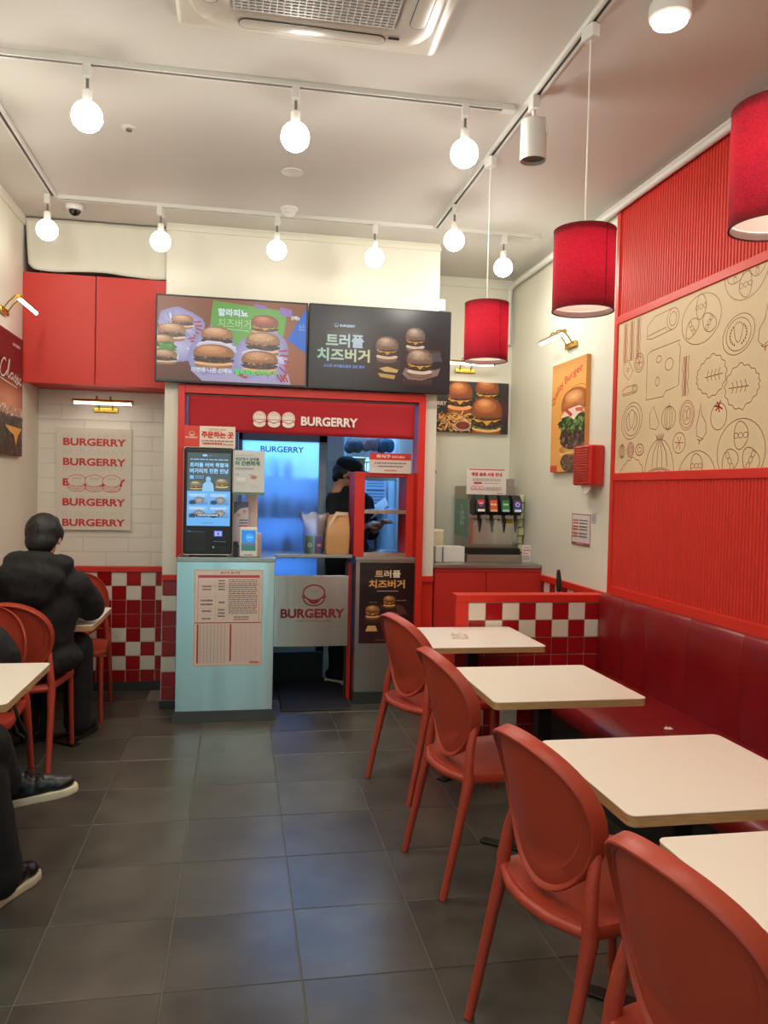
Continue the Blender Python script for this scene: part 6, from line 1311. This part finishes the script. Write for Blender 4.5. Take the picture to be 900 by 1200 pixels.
blob([('e', (-1.13, 2.40, .82), (.20, .145, .24)), ('e', (-1.13, 2.40, .96), (.20, .12, .10)), ('e', (-1.12, 2.40, .62), (.19, .15, .12)), ('c', (-1.27, 2.42, .97), .08, (-1.285, 2.54, .79), .07), ('c', (-1.285, 2.55, .78), .068, (-1.20, 2.74, .755), .045), ('c', (-.94, 2.42, .97), .08, (-.92, 2.57, .80), .07), ('c', (-.92, 2.57, .79), .068, (-.99, 2.76, .755), .045)]).build('jacket', M['blackpuffer'], t, mods=[remesh(.014, 5, .02, .1)])
blob([('e', (-1.12, 2.41, .55), (.19, .17, .10)), ('c', (-1.03, 2.46, .55), .105, (-.85, 2.84, .46), .078), ('c', (-1.19, 2.46, .57), .105, (-.84, 2.83, .575), .080), ('c', (-.84, 2.85, .46), .082, (-.782, 2.865, .10), .074), ('c', (-.83, 2.86, .565), .078, (-.805, 2.975, .385), .062)]).build('trousers', M['blackcloth'], t, mods=[remesh(.010, 4, .016, .1)])
shoe(t, at((-.765, 2.955, .0), radians(68)))
shoe(t, Matrix.Translation((-.695, 3.03, .30)) @ Matrix.Rotation(radians(8), 4, 'Z') @ Matrix.Rotation(radians(-9), 4, 'Y'))
# ---- kitchen worker
t = thing('person', 'kitchen worker in black cap, face mask and black shirt behind the service window', 'person', (.80, 5.88, 0))
hm = at((.80, 5.86, 1.575), radians(-108), radians(-16))
b3 = blob(head_prims(), hm); q = blob([('c', (.80, 5.90, 1.42), .05, (.81, 5.91, 1.0), .07), ('c', (.715, 5.86, 1.34), .045, (.70, 5.78, 1.14), .042), ('c', (.70, 5.78, 1.13), .04, (.90, 5.74, 1.18), .027), ('c', (.93, 6.0, 1.36), .05, (1.0, 6.0, 1.14), .042), ('c', (1.0, 6.0, 1.13), .04, (1.05, 5.86, 1.20), .027), ('c', (.76, 5.89, .92), .07, (.75, 5.88, .50), .055), ('c', (.88, 5.92, .92), .07, (.88, 5.92, .50), .055), ('c', (.75, 5.88, .5), .05, (.75, 5.88, .08), .045), ('c', (.88, 5.92, .5), .05, (.88, 5.92, .08), .04)]
    + hand_prims((.905, 5.74, 1.185), (.9, .1, .3), (0, -.3, 1), 1, .6) + hand_prims((1.05, 5.85, 1.205), (.2, -.8, .3), (0, .3, 1), -1, .6)); b3.add(q.v, q.f)
body = b3.build('body', M['skin'], t, mods=[remesh(.008, 3)]); add_head(t, hm, body)
blob([('e', (0, -.042, .0), (.082, .080, .072)), ('e', (0, -.072, -.04), (.070, .040, .06)), ('e', (-.07, -.01, .0), (.016, .02, .04)), ('e', (.07, -.01, .0), (.016, .02, .04))], hm).build('hair', M['hair'], t, mods=[remesh(.007, 3, .008, .02)])
cp = blob([('e', (0, -.010, .055), (.090, .104, .070)), ('e', (0, .105, .045), (.062, .055, .010), (-.25, 0, 0))], hm).build('cap', M['blackcloth'], t, mods=[remesh(.006, 3)])
c = Canvas(.04, .015); c.rect(0, 0, .04, .015, (20, 20, 24)); c.ell(.02, .0075, .018, .006, (200, 210, 225)); 
pm = hm @ Vector((-.028, .078, .082)); c.build('emblem', M['print'], cp, pm, (hm.to_3x3() @ Vector((-1, .35, 0))).normalized(), (hm.to_3x3() @ Vector((0, -.2, 1))).normalized())
blob([('e', (0, .055, -.058), (.052, .05, .045)), ('e', (0, .085, -.045), (.03, .025, .03)), ('c', (-.05, .05, -.045), .01, (-.076, 0, -.02), .005), ('c', (.05, .05, -.045), .01, (.076, 0, -.02), .005)], hm).build('face_mask', M['black'], t, mods=[remesh(.006, 3)])
blob([('e', (.81, 5.90, 1.20), (.175, .125, .22)), ('e', (.81, 5.90, 1.385), (.165, .115, .08)), ('e', (.81, 5.89, 1.30), (.17, .13, .14)), ('e', (.81, 5.90, 1.0), (.165, .13, .14)), ('c', (.705, 5.85, 1.355), .075, (.70, 5.79, 1.13), .064), ('c', (.94, 5.98, 1.355), .075, (1.0, 6.0, 1.13), .064), ('e', (.81, 5.88, 1.455), (.082, .08, .04))]).build('shirt', M['blackcloth'], t, mods=[remesh(.010, 4, .012, .1)])
blob([('e', (.81, 5.90, .92), (.17, .13, .12)), ('c', (.75, 5.89, .9), .10, (.75, 5.88, .08), .065), ('c', (.88, 5.92, .9), .10, (.88, 5.92, .08), .065)]).build('trousers', M['blackcloth'], t, mods=[remesh(.012, 4, .012, .1)])
shoe(t, at((.77, 5.86, .002), radians(-40))); shoe(t, at((.90, 5.90, .002), radians(-30)))
# ---- backpack on the spare chair
t = thing('backpack', 'black backpack with hanging strap on the chair beside the nearer poster-side table', 'backpack', (-1.12, 3.78, .44))
blob([('e', (-1.15, 3.83, .635), (.19, .085, .185)), ('e', (-1.13, 3.78, .50), (.18, .11, .06)), ('e', (-1.15, 3.76, .58), (.14, .06, .10))]).build('sack', M['blackpuffer'], t, mods=[remesh(.010, 4, .02, .1)])
MB().tube([(-.99, 3.74, .56), (-.96, 3.68, .50), (-.93, 3.66, .42), (-.90, 3.68, .34), (-.91, 3.72, .31), (-.95, 3.72, .34), (-1.0, 3.74, .47)], .008, 8).build('strap', M['lace'], t, smooth=True)
MB().tube([(-1.18, 3.83, .80), (-1.16, 3.83, .85), (-1.10, 3.83, .85), (-1.08, 3.83, .80)], .007, 8).build('handle', M['lace'], t, smooth=True)
